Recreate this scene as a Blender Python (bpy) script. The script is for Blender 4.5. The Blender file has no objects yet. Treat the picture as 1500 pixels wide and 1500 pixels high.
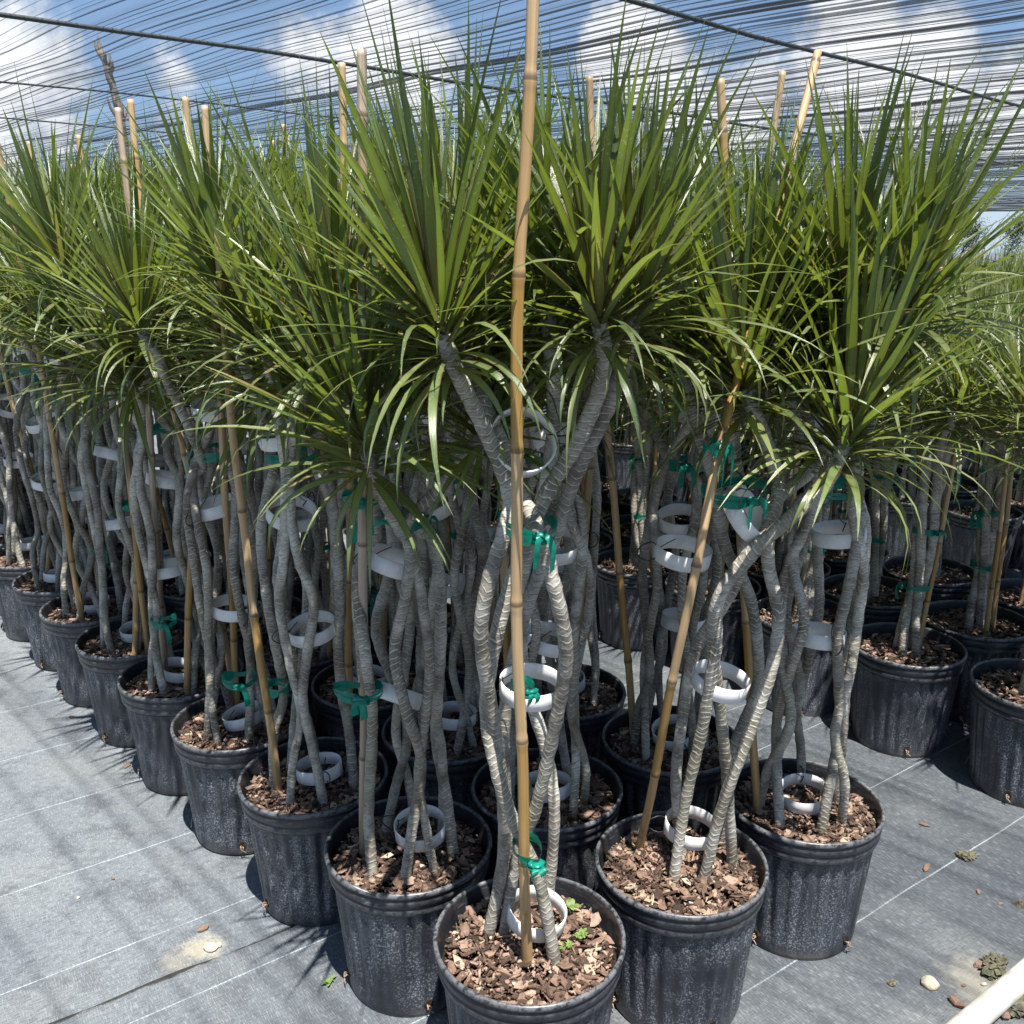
import bpy, math, random
from mathutils import Vector, Matrix, Quaternion

R = math.radians
PI = math.pi
scene = bpy.context.scene
COL = scene.collection

# ------------------------------------------------------------------ frame of the place
CAM_H = 1.5
FPX = 1385.0
PITCH = math.atan(395.0 / FPX)
CP, SP = math.cos(PITCH), math.sin(PITCH)
UU = Vector((-0.239, 0.266, 0))          # one pot further along a row
VV = Vector((0.305, 0.211, 0))           # one pot across a block
CORNER = Vector((0.031, 1.408, 0))       # pot at the near corner
UH = Vector((-0.693, 0.721, 0))          # direction of the shade cloth folds
CH = Vector((0.721, 0.693, 0))           # direction of the cables
SOIL = 0.285
SUN_TO = Vector((0.30, -0.95, 0)).normalized()
SUN_EL = R(71)


def ray(x, y):
    a = y - 750.0
    return Vector((x - 750.0, FPX * CP - a * SP, -(a * CP + FPX * SP)))


def at(x, y, Y):                          # point at forward distance Y
    d = ray(x, y)
    return d * (Y / d.y) + Vector((0, 0, CAM_H))


def onz(x, y, z=SOIL):                    # point on the level z
    d = ray(x, y)
    return d * ((z - CAM_H) / d.z) + Vector((0, 0, CAM_H))


# ------------------------------------------------------------------ node helpers
def nd(t, ty, ins=None, **pr):
    n = t.nodes.new(ty)
    for k, v in pr.items():
        setattr(n, k, v)
    for k, v in (ins or {}).items():
        s = n.inputs[k]
        if isinstance(v, bpy.types.NodeSocket):
            t.links.new(v, s)
        else:
            s.default_value = v
    return n


def mth(t, op, a, b=0.0, c=0.0, clamp=False):
    return nd(t, 'ShaderNodeMath', {0: a, 1: b, 2: c}, operation=op, use_clamp=clamp).outputs[0]


def mix(t, f, a, b):
    a = a if isinstance(a, bpy.types.NodeSocket) else tuple(a) + (1,)
    b = b if isinstance(b, bpy.types.NodeSocket) else tuple(b) + (1,)
    return nd(t, 'ShaderNodeMix', {0: f, 6: a, 7: b}, data_type='RGBA').outputs[2]


def ramp(t, f, stops, interp='LINEAR'):
    n = nd(t, 'ShaderNodeValToRGB', {0: f})
    cr = n.color_ramp
    cr.interpolation = interp
    while len(cr.elements) < len(stops):
        cr.elements.new(0.5)
    for e, (p, c) in zip(cr.elements, stops):
        e.position = p
        e.color = (c, c, c, 1) if isinstance(c, (int, float)) else tuple(c) + (1,)
    return n.outputs[0]


def step(t, f, lo, hi):
    return nd(t, 'ShaderNodeMapRange', {0: f, 1: lo, 2: hi, 3: 0.0, 4: 1.0}, interpolation_type='SMOOTHSTEP').outputs[0]


def noise(t, vec, scale, detail=3.0, rough=0.55, dist=0.0):
    return nd(t, 'ShaderNodeTexNoise', {'Vector': vec, 'Scale': scale, 'Detail': detail, 'Roughness': rough, 'Distortion': dist}).outputs[0]


def mapping(t, vec, scale=(1, 1, 1), loc=(0, 0, 0)):
    return nd(t, 'ShaderNodeMapping', {'Vector': vec, 'Scale': scale, 'Location': loc}).outputs[0]


def new_mat(name):
    m = bpy.data.materials.new(name)
    m.use_nodes = True
    t = m.node_tree
    t.nodes.clear()
    out = t.nodes.new('ShaderNodeOutputMaterial')
    return m, t, out


def objc(t):
    return nd(t, 'ShaderNodeTexCoord').outputs['Object']


def uvc(t):
    return nd(t, 'ShaderNodeTexCoord').outputs['UV']


def island(t):
    return nd(t, 'ShaderNodeNewGeometry').outputs['Random Per Island']


def objrand(t):
    return nd(t, 'ShaderNodeObjectInfo').outputs['Random']


def bump(t, h, strength=0.3, dist=0.004):
    return nd(t, 'ShaderNodeBump', {'Height': h, 'Strength': strength, 'Distance': dist}).outputs[0]


def principled(t, out, col, rough=0.6, normal=None, spec=0.5):
    p = nd(t, 'ShaderNodeBsdfPrincipled', {'Base Color': col if isinstance(col, bpy.types.NodeSocket) else tuple(col) + (1,), 'Roughness': rough, 'Specular IOR Level': spec})
    if normal:
        t.links.new(normal, p.inputs['Normal'])
    t.links.new(p.outputs[0], out.inputs[0])
    return p


# ------------------------------------------------------------------ materials
def m_leaf(name, g0, g1, g2):
    m, t, out = new_mat(name)
    uv = uvc(t)
    sep = nd(t, 'ShaderNodeSeparateXYZ', {0: uv})
    u, v = sep.outputs[0], sep.outputs[1]
    isl = island(t)
    col = ramp(t, isl, [(0.0, g0), (0.55, g1), (0.94, g2), (0.965, (0.22, 0.17, 0.06)), (1.0, (0.26, 0.17, 0.08))])
    hv = nd(t, 'ShaderNodeHueSaturation', {'Hue': 0.5, 'Saturation': 1.0, 'Value': nd(t, 'ShaderNodeMapRange', {0: objrand(t), 3: 0.78, 4: 1.2}).outputs[0], 'Color': col}).outputs[0]
    # fine lengthwise veins
    w = noise(t, mapping(t, uv, (26, 1.2, 1)), 1.0, 2, 0.5)
    col = mix(t, mth(t, 'MULTIPLY', step(t, w, 0.45, 0.75), 0.35), hv, (0.15, 0.21, 0.055))
    mid = mth(t, 'ABSOLUTE', mth(t, 'SUBTRACT', mth(t, 'MULTIPLY', u, 2.0), 1.0))
    col = mix(t, mth(t, 'MULTIPLY', step(t, mid, 0.55, 0.0), 0.28), col, (0.20, 0.27, 0.07))
    # mineral spots left by watering
    sp = noise(t, objc(t), 210, 2, 0.6)
    big = noise(t, objc(t), 9, 2, 0.5)
    spm = mth(t, 'MULTIPLY', step(t, sp, 0.56, 0.70), step(t, big, 0.38, 0.66))
    col = mix(t, mth(t, 'MULTIPLY', spm, 0.7), col, (0.42, 0.45, 0.36))
    edge = mth(t, 'ABSOLUTE', mth(t, 'SUBTRACT', mth(t, 'MULTIPLY', u, 2.0), 1.0))
    em = step(t, edge, nd(t, 'ShaderNodeMapRange', {0: v, 3: 0.62, 4: 0.9}).outputs[0], 0.97)
    col = mix(t, mth(t, 'MULTIPLY', em, 0.9), col, (0.10, 0.020, 0.018))
    isl2 = mth(t, 'FRACT', mth(t, 'MULTIPLY', isl, 37.3))
    red = mth(t, 'MULTIPLY', mth(t, 'MULTIPLY', step(t, isl2, 0.5, 0.75), step(t, v, 0.75, 0.05)), step(t, w, 0.40, 0.62))
    col = mix(t, mth(t, 'MULTIPLY', red, 0.8), col, (0.14, 0.03, 0.02))
    base = step(t, v, 0.14, 0.0)
    col = mix(t, mth(t, 'MULTIPLY', base, 0.6), col, (0.20, 0.20, 0.07))
    tip = step(t, v, 0.93, 1.0)
    col = mix(t, mth(t, 'MULTIPLY', tip, 0.7), col, (0.14, 0.08, 0.04))
    p = nd(t, 'ShaderNodeBsdfPrincipled', {'Base Color': col, 'Roughness': 0.30, 'Specular IOR Level': 0.95,
                                           'Normal': bump(t, w, 0.35, 0.002)})
    tc = mix(t, mth(t, 'MULTIPLY', mth(t, 'SUBTRACT', 1.0, em), 0.6), col, (0.27, 0.37, 0.015))
    tr = nd(t, 'ShaderNodeBsdfTranslucent', {'Color': tc})
    ms = nd(t, 'ShaderNodeMixShader', {0: 0.38, 1: p.outputs[0], 2: tr.outputs[0]})
    t.links.new(ms.outputs[0], out.inputs[0])
    return m


M = {}
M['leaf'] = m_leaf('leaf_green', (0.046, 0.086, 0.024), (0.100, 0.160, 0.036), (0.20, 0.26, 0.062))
M['leaf_pale'] = m_leaf('leaf_pale', (0.10, 0.145, 0.040), (0.18, 0.225, 0.064), (0.28, 0.30, 0.10))
M['leaf_old_sunlit'] = m_leaf('leaf_older_sunlit', (0.075, 0.118, 0.042), (0.14, 0.195, 0.072), (0.25, 0.285, 0.12))  # older hanging leaves, sunlight on them painted in as a paler green


def make_stem_mat():
    m, t, out = new_mat('cane_bark')
    uv = uvc(t)
    sep = nd(t, 'ShaderNodeSeparateXYZ', {0: uv})
    u, v = sep.outputs[0], sep.outputs[1]
    oc = objc(t)
    n1 = noise(t, oc, 14, 4, 0.6)
    n2 = noise(t, oc, 60, 3, 0.6)
    n3 = noise(t, oc, 4, 2, 0.5)
    # leaf scars: crescents that ring the cane
    n4 = noise(t, oc, 34, 2, 0.5)
    n5 = noise(t, oc, 7, 2, 0.5)
    uu = mth(t, 'ADD', mth(t, 'MULTIPLY', u, 2.0), mth(t, 'MULTIPLY', mth(t, 'SUBTRACT', n5, 0.5), 2.2))
    tri = mth(t, 'MULTIPLY', mth(t, 'PINGPONG', uu, 0.5), 2.0)
    tri = mth(t, 'MULTIPLY', tri, tri)
    ph = mth(t, 'ADD', mth(t, 'MULTIPLY', v, 78.0), mth(t, 'MULTIPLY', tri, 0.42))
    ph = mth(t, 'ADD', ph, mth(t, 'MULTIPLY', mth(t, 'FLOOR', uu), 0.41))
    ph = mth(t, 'ADD', ph, mth(t, 'ADD', mth(t, 'MULTIPLY', n5, 5.0), mth(t, 'MULTIPLY', n4, 1.1)))
    fr = mth(t, 'FRACT', ph)
    line = mth(t, 'MULTIPLY', step(t, fr, 0.76, 0.84), step(t, fr, 0.99, 0.93))
    shade = step(t, fr, 0.0, 0.8)
    col = ramp(t, n1, [(0.36, (0.19, 0.165, 0.13)), (0.5, (0.37, 0.34, 0.28)), (0.64, (0.58, 0.55, 0.475))])
    crk = noise(t, mapping(t, uv, (5.0, 210.0, 1)), 1.0, 3, 0.65)
    crk2 = noise(t, mapping(t, uv, (14.0, 60.0, 1)), 1.0, 4, 0.7)
    col = mix(t, mth(t, 'MULTIPLY', step(t, crk, 0.52, 0.66), 0.5), col, (0.095, 0.08, 0.062))
    col = mix(t, mth(t, 'MULTIPLY', step(t, crk2, 0.54, 0.70), 0.5), col, (0.58, 0.55, 0.48))
    low = step(t, nd(t, 'ShaderNodeSeparateXYZ', {0: oc}).outputs[2], 0.85, 0.35)
    col = mix(t, mth(t, 'MULTIPLY', mth(t, 'MULTIPLY', step(t, n3, 0.38, 0.62), low), 0.7), col, (0.235, 0.205, 0.115))
    col = mix(t, mth(t, 'MULTIPLY', step(t, n2, 0.5, 0.72), 0.5), col, (0.12, 0.105, 0.085))
    lm = mth(t, 'MULTIPLY', line, mth(t, 'MULTIPLY', step(t, n2, 0.24, 0.48), step(t, noise(t, oc, 9, 2, 0.5), 0.30, 0.48)))
    col = mix(t, mth(t, 'MULTIPLY', lm, nd(t, 'ShaderNodeMapRange', {0: noise(t, oc, 3.0, 2, 0.5), 1: 0.35, 2: 0.65, 3: 0.25, 4: 0.85}).outputs[0]), col, (0.74, 0.69, 0.56))
    und = mth(t, 'MULTIPLY', step(t, fr, 0.56, 0.73), step(t, fr, 0.81, 0.75))
    col = mix(t, mth(t, 'MULTIPLY', mth(t, 'MULTIPLY', und, n1), 0.75), col, (0.07, 0.06, 0.048))
    hv = nd(t, 'ShaderNodeHueSaturation', {'Hue': 0.5, 'Saturation': 0.9, 'Value': nd(t, 'ShaderNodeMapRange', {0: objrand(t), 3: 0.72, 4: 1.15}).outputs[0], 'Color': col}).outputs[0]
    hv = mix(t, mth(t, 'MULTIPLY', step(t, noise(t, oc, 5.5, 3, 0.7), 0.60, 0.68), 0.55), hv, (0.12, 0.09, 0.06))
    h = mth(t, 'ADD', mth(t, 'MULTIPLY', shade, 0.6), mth(t, 'ADD', mth(t, 'MULTIPLY', n2, 0.6), mth(t, 'SUBTRACT', mth(t, 'MULTIPLY', line, 0.5), mth(t, 'MULTIPLY', crk, 1.2))))
    principled(t, out, hv, 0.75, bump(t, h, 0.5, 0.0024), 0.3)
    return m


M['stem'] = make_stem_mat()


def make_bamboo(name, a, b, c):
    m, t, out = new_mat(name)
    uv = uvc(t)
    n = noise(t, mapping(t, uv, (9, 3.0, 1)), 1.0, 4, 0.6)
    col = ramp(t, n, [(0.3, a), (0.55, b), (0.75, c)])
    oc = objc(t)
    wn = nd(t, 'ShaderNodeTexWhiteNoise', {'W': mth(t, 'FLOOR', mth(t, 'DIVIDE', nd(t, 'ShaderNodeSeparateXYZ', {0: uv}).outputs[1], 0.235))}, noise_dimensions='1D').outputs['Value']
    col = nd(t, 'ShaderNodeHueSaturation', {'Hue': 0.5, 'Saturation': nd(t, 'ShaderNodeMapRange', {0: wn, 3: 1.1, 4: 0.8}).outputs[0], 'Value': nd(t, 'ShaderNodeMapRange', {0: wn, 3: 0.8, 4: 1.12}).outputs[0], 'Color': col}).outputs[0]
    st = noise(t, mapping(t, oc, (1, 1, 0.35)), 30, 4, 0.7)
    col = mix(t, mth(t, 'MULTIPLY', step(t, st, 0.62, 0.72), 0.6), col, (0.10, 0.06, 0.03))
    v = nd(t, 'ShaderNodeSeparateXYZ', {0: uv}).outputs[1]
    fr = mth(t, 'FRACT', mth(t, 'DIVIDE', v, 0.235))
    node = mth(t, 'MULTIPLY', step(t, fr, 0.0, 0.012), step(t, fr, 0.06, 0.018))
    col = mix(t, mth(t, 'MULTIPLY', node, 0.75), col, (0.07, 0.045, 0.03))
    principled(t, out, col, 0.42, bump(t, n, 0.15, 0.001), 0.45)
    return m


M['bamboo'] = make_bamboo('bamboo_yellow', (0.34, 0.20, 0.065), (0.46, 0.29, 0.115), (0.54, 0.37, 0.18))
M['bamboo_grey'] = make_bamboo('bamboo_weathered', (0.27, 0.19, 0.125), (0.38, 0.28, 0.195), (0.46, 0.36, 0.27))


def make_pot():
    m, t, out = new_mat('black_pot_plastic')
    oc = objc(t)
    geo = nd(t, 'ShaderNodeSeparateXYZ', {0: oc})
    rr = mth(t, 'MULTIPLY', objrand(t), 9.0)
    oc = nd(t, 'ShaderNodeVectorMath', {0: oc, 1: nd(t, 'ShaderNodeCombineXYZ', {0: rr, 1: rr}).outputs[0]}, operation='ADD').outputs[0]
    n = noise(t, oc, 270, 2, 0.55)
    drip = noise(t, mapping(t, oc, (46, 46, 3.0)), 1.0, 3, 0.6)
    big = noise(t, oc, 8, 3, 0.6)
    z = geo.outputs[2]
    hi = mth(t, 'MULTIPLY', step(t, z, 0.0, 0.05), step(t, z, 0.27, 0.24))
    amount = mth(t, 'MULTIPLY', hi, mth(t, 'MULTIPLY', step(t, drip, 0.28, 0.60), step(t, big, 0.25, 0.6)))
    specks = mth(t, 'MULTIPLY', step(t, n, 0.50, 0.62), amount)
    col = mix(t, mth(t, 'MULTIPLY', step(t, big, 0.35, 0.75), 0.5), (0.020, 0.024, 0.032), (0.050, 0.060, 0.076))
    col = mix(t, mth(t, 'MULTIPLY', amount, 0.18), col, (0.11, 0.125, 0.15))
    col = mix(t, mth(t, 'MULTIPLY', specks, nd(t, 'ShaderNodeMapRange', {0: mth(t, 'FRACT', mth(t, 'MULTIPLY', objrand(t), 13.7)), 3: 0.32, 4: 0.68}).outputs[0]), col, (0.46, 0.49, 0.53))
    dirt = mth(t, 'MULTIPLY', step(t, z, 0.035, 0.0), step(t, big, 0.4, 0.6))
    col = mix(t, mth(t, 'MULTIPLY', dirt, 0.7), col, (0.20, 0.18, 0.15))
    principled(t, out, col, 0.42, bump(t, mth(t, 'ADD', n, mth(t, 'MULTIPLY', drip, 0.6)), 0.18, 0.002), 0.5)
    return m


def make_rim():
    m, t, out = new_mat('black_rim_plastic')
    oc = objc(t)
    n = noise(t, mapping(t, oc, (30, 30, 260)), 1.0, 3, 0.6)
    n2 = noise(t, oc, 90, 3, 0.65)
    col = mix(t, mth(t, 'MULTIPLY', mth(t, 'MULTIPLY', step(t, n, 0.5, 0.7), step(t, n2, 0.4, 0.6)), 0.4), (0.022, 0.024, 0.029), (0.20, 0.205, 0.21))
    pt = nd(t, 'ShaderNodeNewGeometry').outputs['Pointiness']
    wear = mth(t, 'MULTIPLY', step(t, pt, 0.515, 0.57), step(t, n2, 0.36, 0.56))
    col = mix(t, mth(t, 'MULTIPLY', wear, 0.38), col, (0.30, 0.31, 0.32))
    principled(t, out, col, 0.36, bump(t, n2, 0.12, 0.002), 0.5)
    return m


M['pot'] = make_pot()
M['rim'] = make_rim()


def make_chip():
    m, t, out = new_mat('bark_chips')
    isl = island(t)
    col = ramp(t, isl, [(0.0, (0.035, 0.024, 0.018)), (0.28, (0.085, 0.054, 0.039)), (0.50, (0.17, 0.110, 0.080)),
                        (0.74, (0.27, 0.172, 0.126)), (0.90, (0.34, 0.24, 0.185)), (0.97, (0.43, 0.33, 0.235)), (1.0, (0.58, 0.50, 0.38))])
    oc = objc(t)
    n = noise(t, mapping(t, oc, (1, 1, 2)), 70, 4, 0.65)
    n2 = noise(t, oc, 230, 2, 0.6)
    col = mix(t, mth(t, 'MULTIPLY', step(t, n, 0.42, 0.7), 0.55), col, (0.065, 0.04, 0.03))
    col = mix(t, mth(t, 'MULTIPLY', step(t, n2, 0.58, 0.72), 0.3), col, (0.38, 0.30, 0.24))
    principled(t, out, col, 0.85, bump(t, mth(t, 'ADD', n, n2), 0.6, 0.003), 0.25)
    return m


def make_soil():
    m, t, out = new_mat('dark_soil')
    n = noise(t, objc(t), 120, 4, 0.7)
    col = ramp(t, n, [(0.35, (0.012, 0.009, 0.007)), (0.7, (0.05, 0.034, 0.025))])
    principled(t, out, col, 0.95, bump(t, n, 0.8, 0.006), 0.1)
    return m


M['chip'] = make_chip()
M['soil'] = make_soil()


def simple(name, c0, c1, scale, rough, spec=0.5, bs=0.1):
    m, t, out = new_mat(name)
    n = noise(t, objc(t), scale, 4, 0.6)
    principled(t, out, ramp(t, n, [(0.35, c0), (0.7, c1)]), rough, bump(t, n, bs, 0.002), spec)
    return m


M['white'] = simple('white_plastic', (0.66, 0.655, 0.63), (0.86, 0.86, 0.85), 26, 0.35)
M['pvc'] = simple('white_pvc', (0.50, 0.47, 0.40), (0.68, 0.66, 0.60), 26, 0.4)
M['black'] = simple('black_wire', (0.010, 0.010, 0.012), (0.03, 0.03, 0.035), 40, 0.5)
M['hole'] = simple('hole_shadow_dirt', (0.010, 0.008, 0.006), (0.07, 0.05, 0.03), 160, 0.9, 0.1)
M['steel'] = simple('galvanised_steel', (0.16, 0.17, 0.18), (0.26, 0.27, 0.28), 25, 0.5)
M['rope'] = simple('dark_cable', (0.018, 0.024, 0.024), (0.05, 0.06, 0.06), 60, 0.6)
M['stone'] = simple('limestone', (0.36, 0.31, 0.22), (0.66, 0.60, 0.48), 60, 0.9, 0.2, 0.6)
M['moss'] = simple('moss', (0.05, 0.05, 0.032), (0.19, 0.18, 0.13), 130, 0.95, 0.1, 0.8)
M['weed'] = simple('weed_leaf', (0.09, 0.15, 0.03), (0.17, 0.25, 0.06), 90, 0.6)
M['bark'] = simple('tree_bark', (0.10, 0.085, 0.07), (0.20, 0.18, 0.15), 12, 0.9, 0.2, 0.6)
M['treeleaf'] = simple('tree_leaf', (0.035, 0.06, 0.018), (0.085, 0.12, 0.035), 3, 0.6)


def make_ribbon():
    m, t, out = new_mat('green_ribbon')
    n = noise(t, objc(t), 90, 3, 0.6)
    col = ramp(t, n, [(0.3, (0.0, 0.15, 0.105)), (0.7, (0.01, 0.30, 0.215))])
    p = nd(t, 'ShaderNodeBsdfPrincipled', {'Base Color': col, 'Roughness': 0.28, 'Normal': bump(t, n, 0.5, 0.003)})
    tr = nd(t, 'ShaderNodeBsdfTranslucent', {'Color': (0.0, 0.32, 0.21, 1)})
    ms = nd(t, 'ShaderNodeMixShader', {0: 0.3, 1: p.outputs[0], 2: tr.outputs[0]})
    t.links.new(ms.outputs[0], out.inputs[0])
    return m


M['ribbon'] = make_ribbon()


def make_ground(name, w0, pitch, tone):
    """woven weed mat; the white threads run along the block's cross direction"""
    m, t, out = new_mat(name)
    pos = nd(t, 'ShaderNodeNewGeometry').outputs['Position']
    nx, ny = -0.570, 0.822
    w = nd(t, 'ShaderNodeVectorMath', {0: pos, 1: (nx, ny, 0)}, operation='DOT_PRODUCT').outputs['Value']
    a = nd(t, 'ShaderNodeVectorMath', {0: pos, 1: (ny, -nx, 0)}, operation='DOT_PRODUCT').outputs['Value']
    wob = noise(t, pos, 2.2, 2, 0.5)
    w2 = mth(t, 'ADD', w, mth(t, 'MULTIPLY', mth(t, 'SUBTRACT', wob, 0.5), 0.016))
    fr = mth(t, 'FRACT', mth(t, 'ADD', mth(t, 'DIVIDE', mth(t, 'SUBTRACT', w2, w0), pitch), 0.5))
    dl = mth(t, 'MULTIPLY', mth(t, 'ABSOLUTE', mth(t, 'SUBTRACT', fr, 0.5)), pitch)
    dash = mth(t, 'FRACT', mth(t, 'MULTIPLY', a, 95.0))
    line = mth(t, 'MULTIPLY', step(t, dl, 0.0022, 0.0011), nd(t, 'ShaderNodeMapRange', {0: step(t, dash, 0.35, 0.6), 3: 0.55, 4: 1.0}).outputs[0])
    line = mth(t, 'MULTIPLY', line, nd(t, 'ShaderNodeMapRange', {0: noise(t, pos, 6.0, 3, 0.6), 1: 0.35, 2: 0.6, 3: 0.35, 4: 1.0}).outputs[0])
    cv = nd(t, 'ShaderNodeCombineXYZ', {0: a, 1: w, 2: 0.0}).outputs[0]
    wa = noise(t, mapping(t, cv, (40, 420, 1)), 1.0, 2, 0.6)       # ticks along one thread direction
    wb = noise(t, mapping(t, cv, (420, 50, 1)), 1.0, 2, 0.6)
    fine = noise(t, pos, 330, 2, 0.7)
    big = noise(t, mapping(t, cv, (1.0, 1.6, 1)), 1.3, 4, 0.6)
    mid = noise(t, pos, 7.5, 5, 0.68)
    sidx = nd(t, 'ShaderNodeSeparateXYZ', {0: pos}).outputs[0]
    left = step(t, mth(t, 'ADD', sidx, mth(t, 'MULTIPLY', big, 0.8)), 0.9, -0.6)   # dusty walkway side
    col = mix(t, left, tuple(x * tone for x in (0.105, 0.126, 0.148)), tuple(x * tone for x in (0.235, 0.268, 0.295)))
    dust = mth(t, 'MULTIPLY', step(t, big, 0.42, 0.68), 0.55)
    col = mix(t, dust, col, tuple(x * tone for x in (0.34, 0.36, 0.355)))
    dark = mth(t, 'MULTIPLY', step(t, mid, 0.50, 0.64), 0.6)
    col = mix(t, dark, col, (0.075, 0.085, 0.098))
    tick = mth(t, 'MULTIPLY', step(t, wa, 0.47, 0.60), 0.55)
    col = mix(t, tick, col, (0.055, 0.062, 0.072))
    tick2 = mth(t, 'MULTIPLY', step(t, wb, 0.50, 0.68), 0.28)
    col = mix(t, tick2, col, (0.40, 0.42, 0.43))
    col = mix(t, mth(t, 'MULTIPLY', step(t, fine, 0.55, 0.72), 0.35), col, (0.05, 0.055, 0.065))
    # sandy stain with a shape of its own near the seam
    for (sx, sy, sr, st) in ((298, 1390, 0.055, 0.55), (262, 1408, 0.05, 0.28), (1440, 1440, 0.10, 0.35)):
        c = onz(sx, sy, 0.0)
        dd = nd(t, 'ShaderNodeVectorMath', {0: pos, 1: tuple(c)}, operation='DISTANCE').outputs['Value']
        dd = mth(t, 'ADD', dd, mth(t, 'MULTIPLY', mth(t, 'SUBTRACT', noise(t, pos, 22, 6, 0.8), 0.5), 0.17))
        col = mix(t, mth(t, 'MULTIPLY', step(t, dd, sr, sr * 0.3), st), col, (0.40, 0.36, 0.27))
    col = mix(t, mth(t, 'MULTIPLY', line, 0.6), col, (0.52, 0.60, 0.63))
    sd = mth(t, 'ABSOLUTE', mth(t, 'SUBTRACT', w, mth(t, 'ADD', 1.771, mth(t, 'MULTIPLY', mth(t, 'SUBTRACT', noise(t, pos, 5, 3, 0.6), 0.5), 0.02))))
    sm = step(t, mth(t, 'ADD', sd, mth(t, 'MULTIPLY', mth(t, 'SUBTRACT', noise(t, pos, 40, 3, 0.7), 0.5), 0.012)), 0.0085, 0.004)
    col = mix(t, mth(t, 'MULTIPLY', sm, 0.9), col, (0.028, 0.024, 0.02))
    h = mth(t, 'ADD', mth(t, 'MULTIPLY', wa, 0.6), mth(t, 'ADD', mth(t, 'MULTIPLY', wb, 0.6), mth(t, 'MULTIPLY', mid, 1.2)))
    wr = noise(t, mapping(t, cv, (5.0, 2.2, 1)), 1.0, 4, 0.6)
    b1 = bump(t, wr, 0.55, 0.05)
    b2 = nd(t, 'ShaderNodeBump', {'Height': h, 'Strength': 0.6, 'Distance': 0.005, 'Normal': b1}).outputs[0]
    principled(t, out, col, 0.62, b2, 0.35)
    return m


M['ground'] = make_ground('weed_mat_dusty', 1.927, 0.342, 0.66)
M['ground_front'] = make_ground('weed_mat_front', 1.05, 0.322, 0.58)


def make_cloth(name, lo, k_soft, colour):
    m, t, out = new_mat(name)
    uv = uvc(t)
    n2 = noise(t, mapping(t, uv, (4.5, 0.10, 1)), 1.0, 4, 0.65)
    n3 = noise(t, mapping(t, uv, (0.5, 0.12, 1)), 1.0, 3, 0.6)
    n4 = noise(t, mapping(t, uv, (16, 1.2, 1)), 1.0, 2, 0.6)
    dens = mth(t, 'ADD', lo, mth(t, 'MULTIPLY', step(t, n2, 0.42, 0.70), k_soft))
    dens = mth(t, 'ADD', dens, mth(t, 'MULTIPLY', step(t, n3, 0.38, 0.66), k_soft * 0.7))
    dens = mth(t, 'ADD', dens, mth(t, 'MULTIPLY', step(t, n4, 0.5, 0.7), k_soft * 0.3), clamp=True)
    df = nd(t, 'ShaderNodeBsdfDiffuse', {'Color': colour + (1,)})
    tl = nd(t, 'ShaderNodeBsdfTranslucent', {'Color': colour + (1,)})
    s = nd(t, 'ShaderNodeMixShader', {0: 0.5, 1: df.outputs[0], 2: tl.outputs[0]})
    tp = nd(t, 'ShaderNodeBsdfTransparent')
    ms = nd(t, 'ShaderNodeMixShader', {0: dens, 1: tp.outputs[0], 2: s.outputs[0]})
    t.links.new(ms.outputs[0], out.inputs[0])
    return m


M['cloth'] = make_cloth('shade_cloth', 0.11, 0.27, (0.070, 0.078, 0.088))
M['cloth_fold'] = make_cloth('shade_cloth_fold', 0.50, 0.2, (0.022, 0.026, 0.030))


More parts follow.
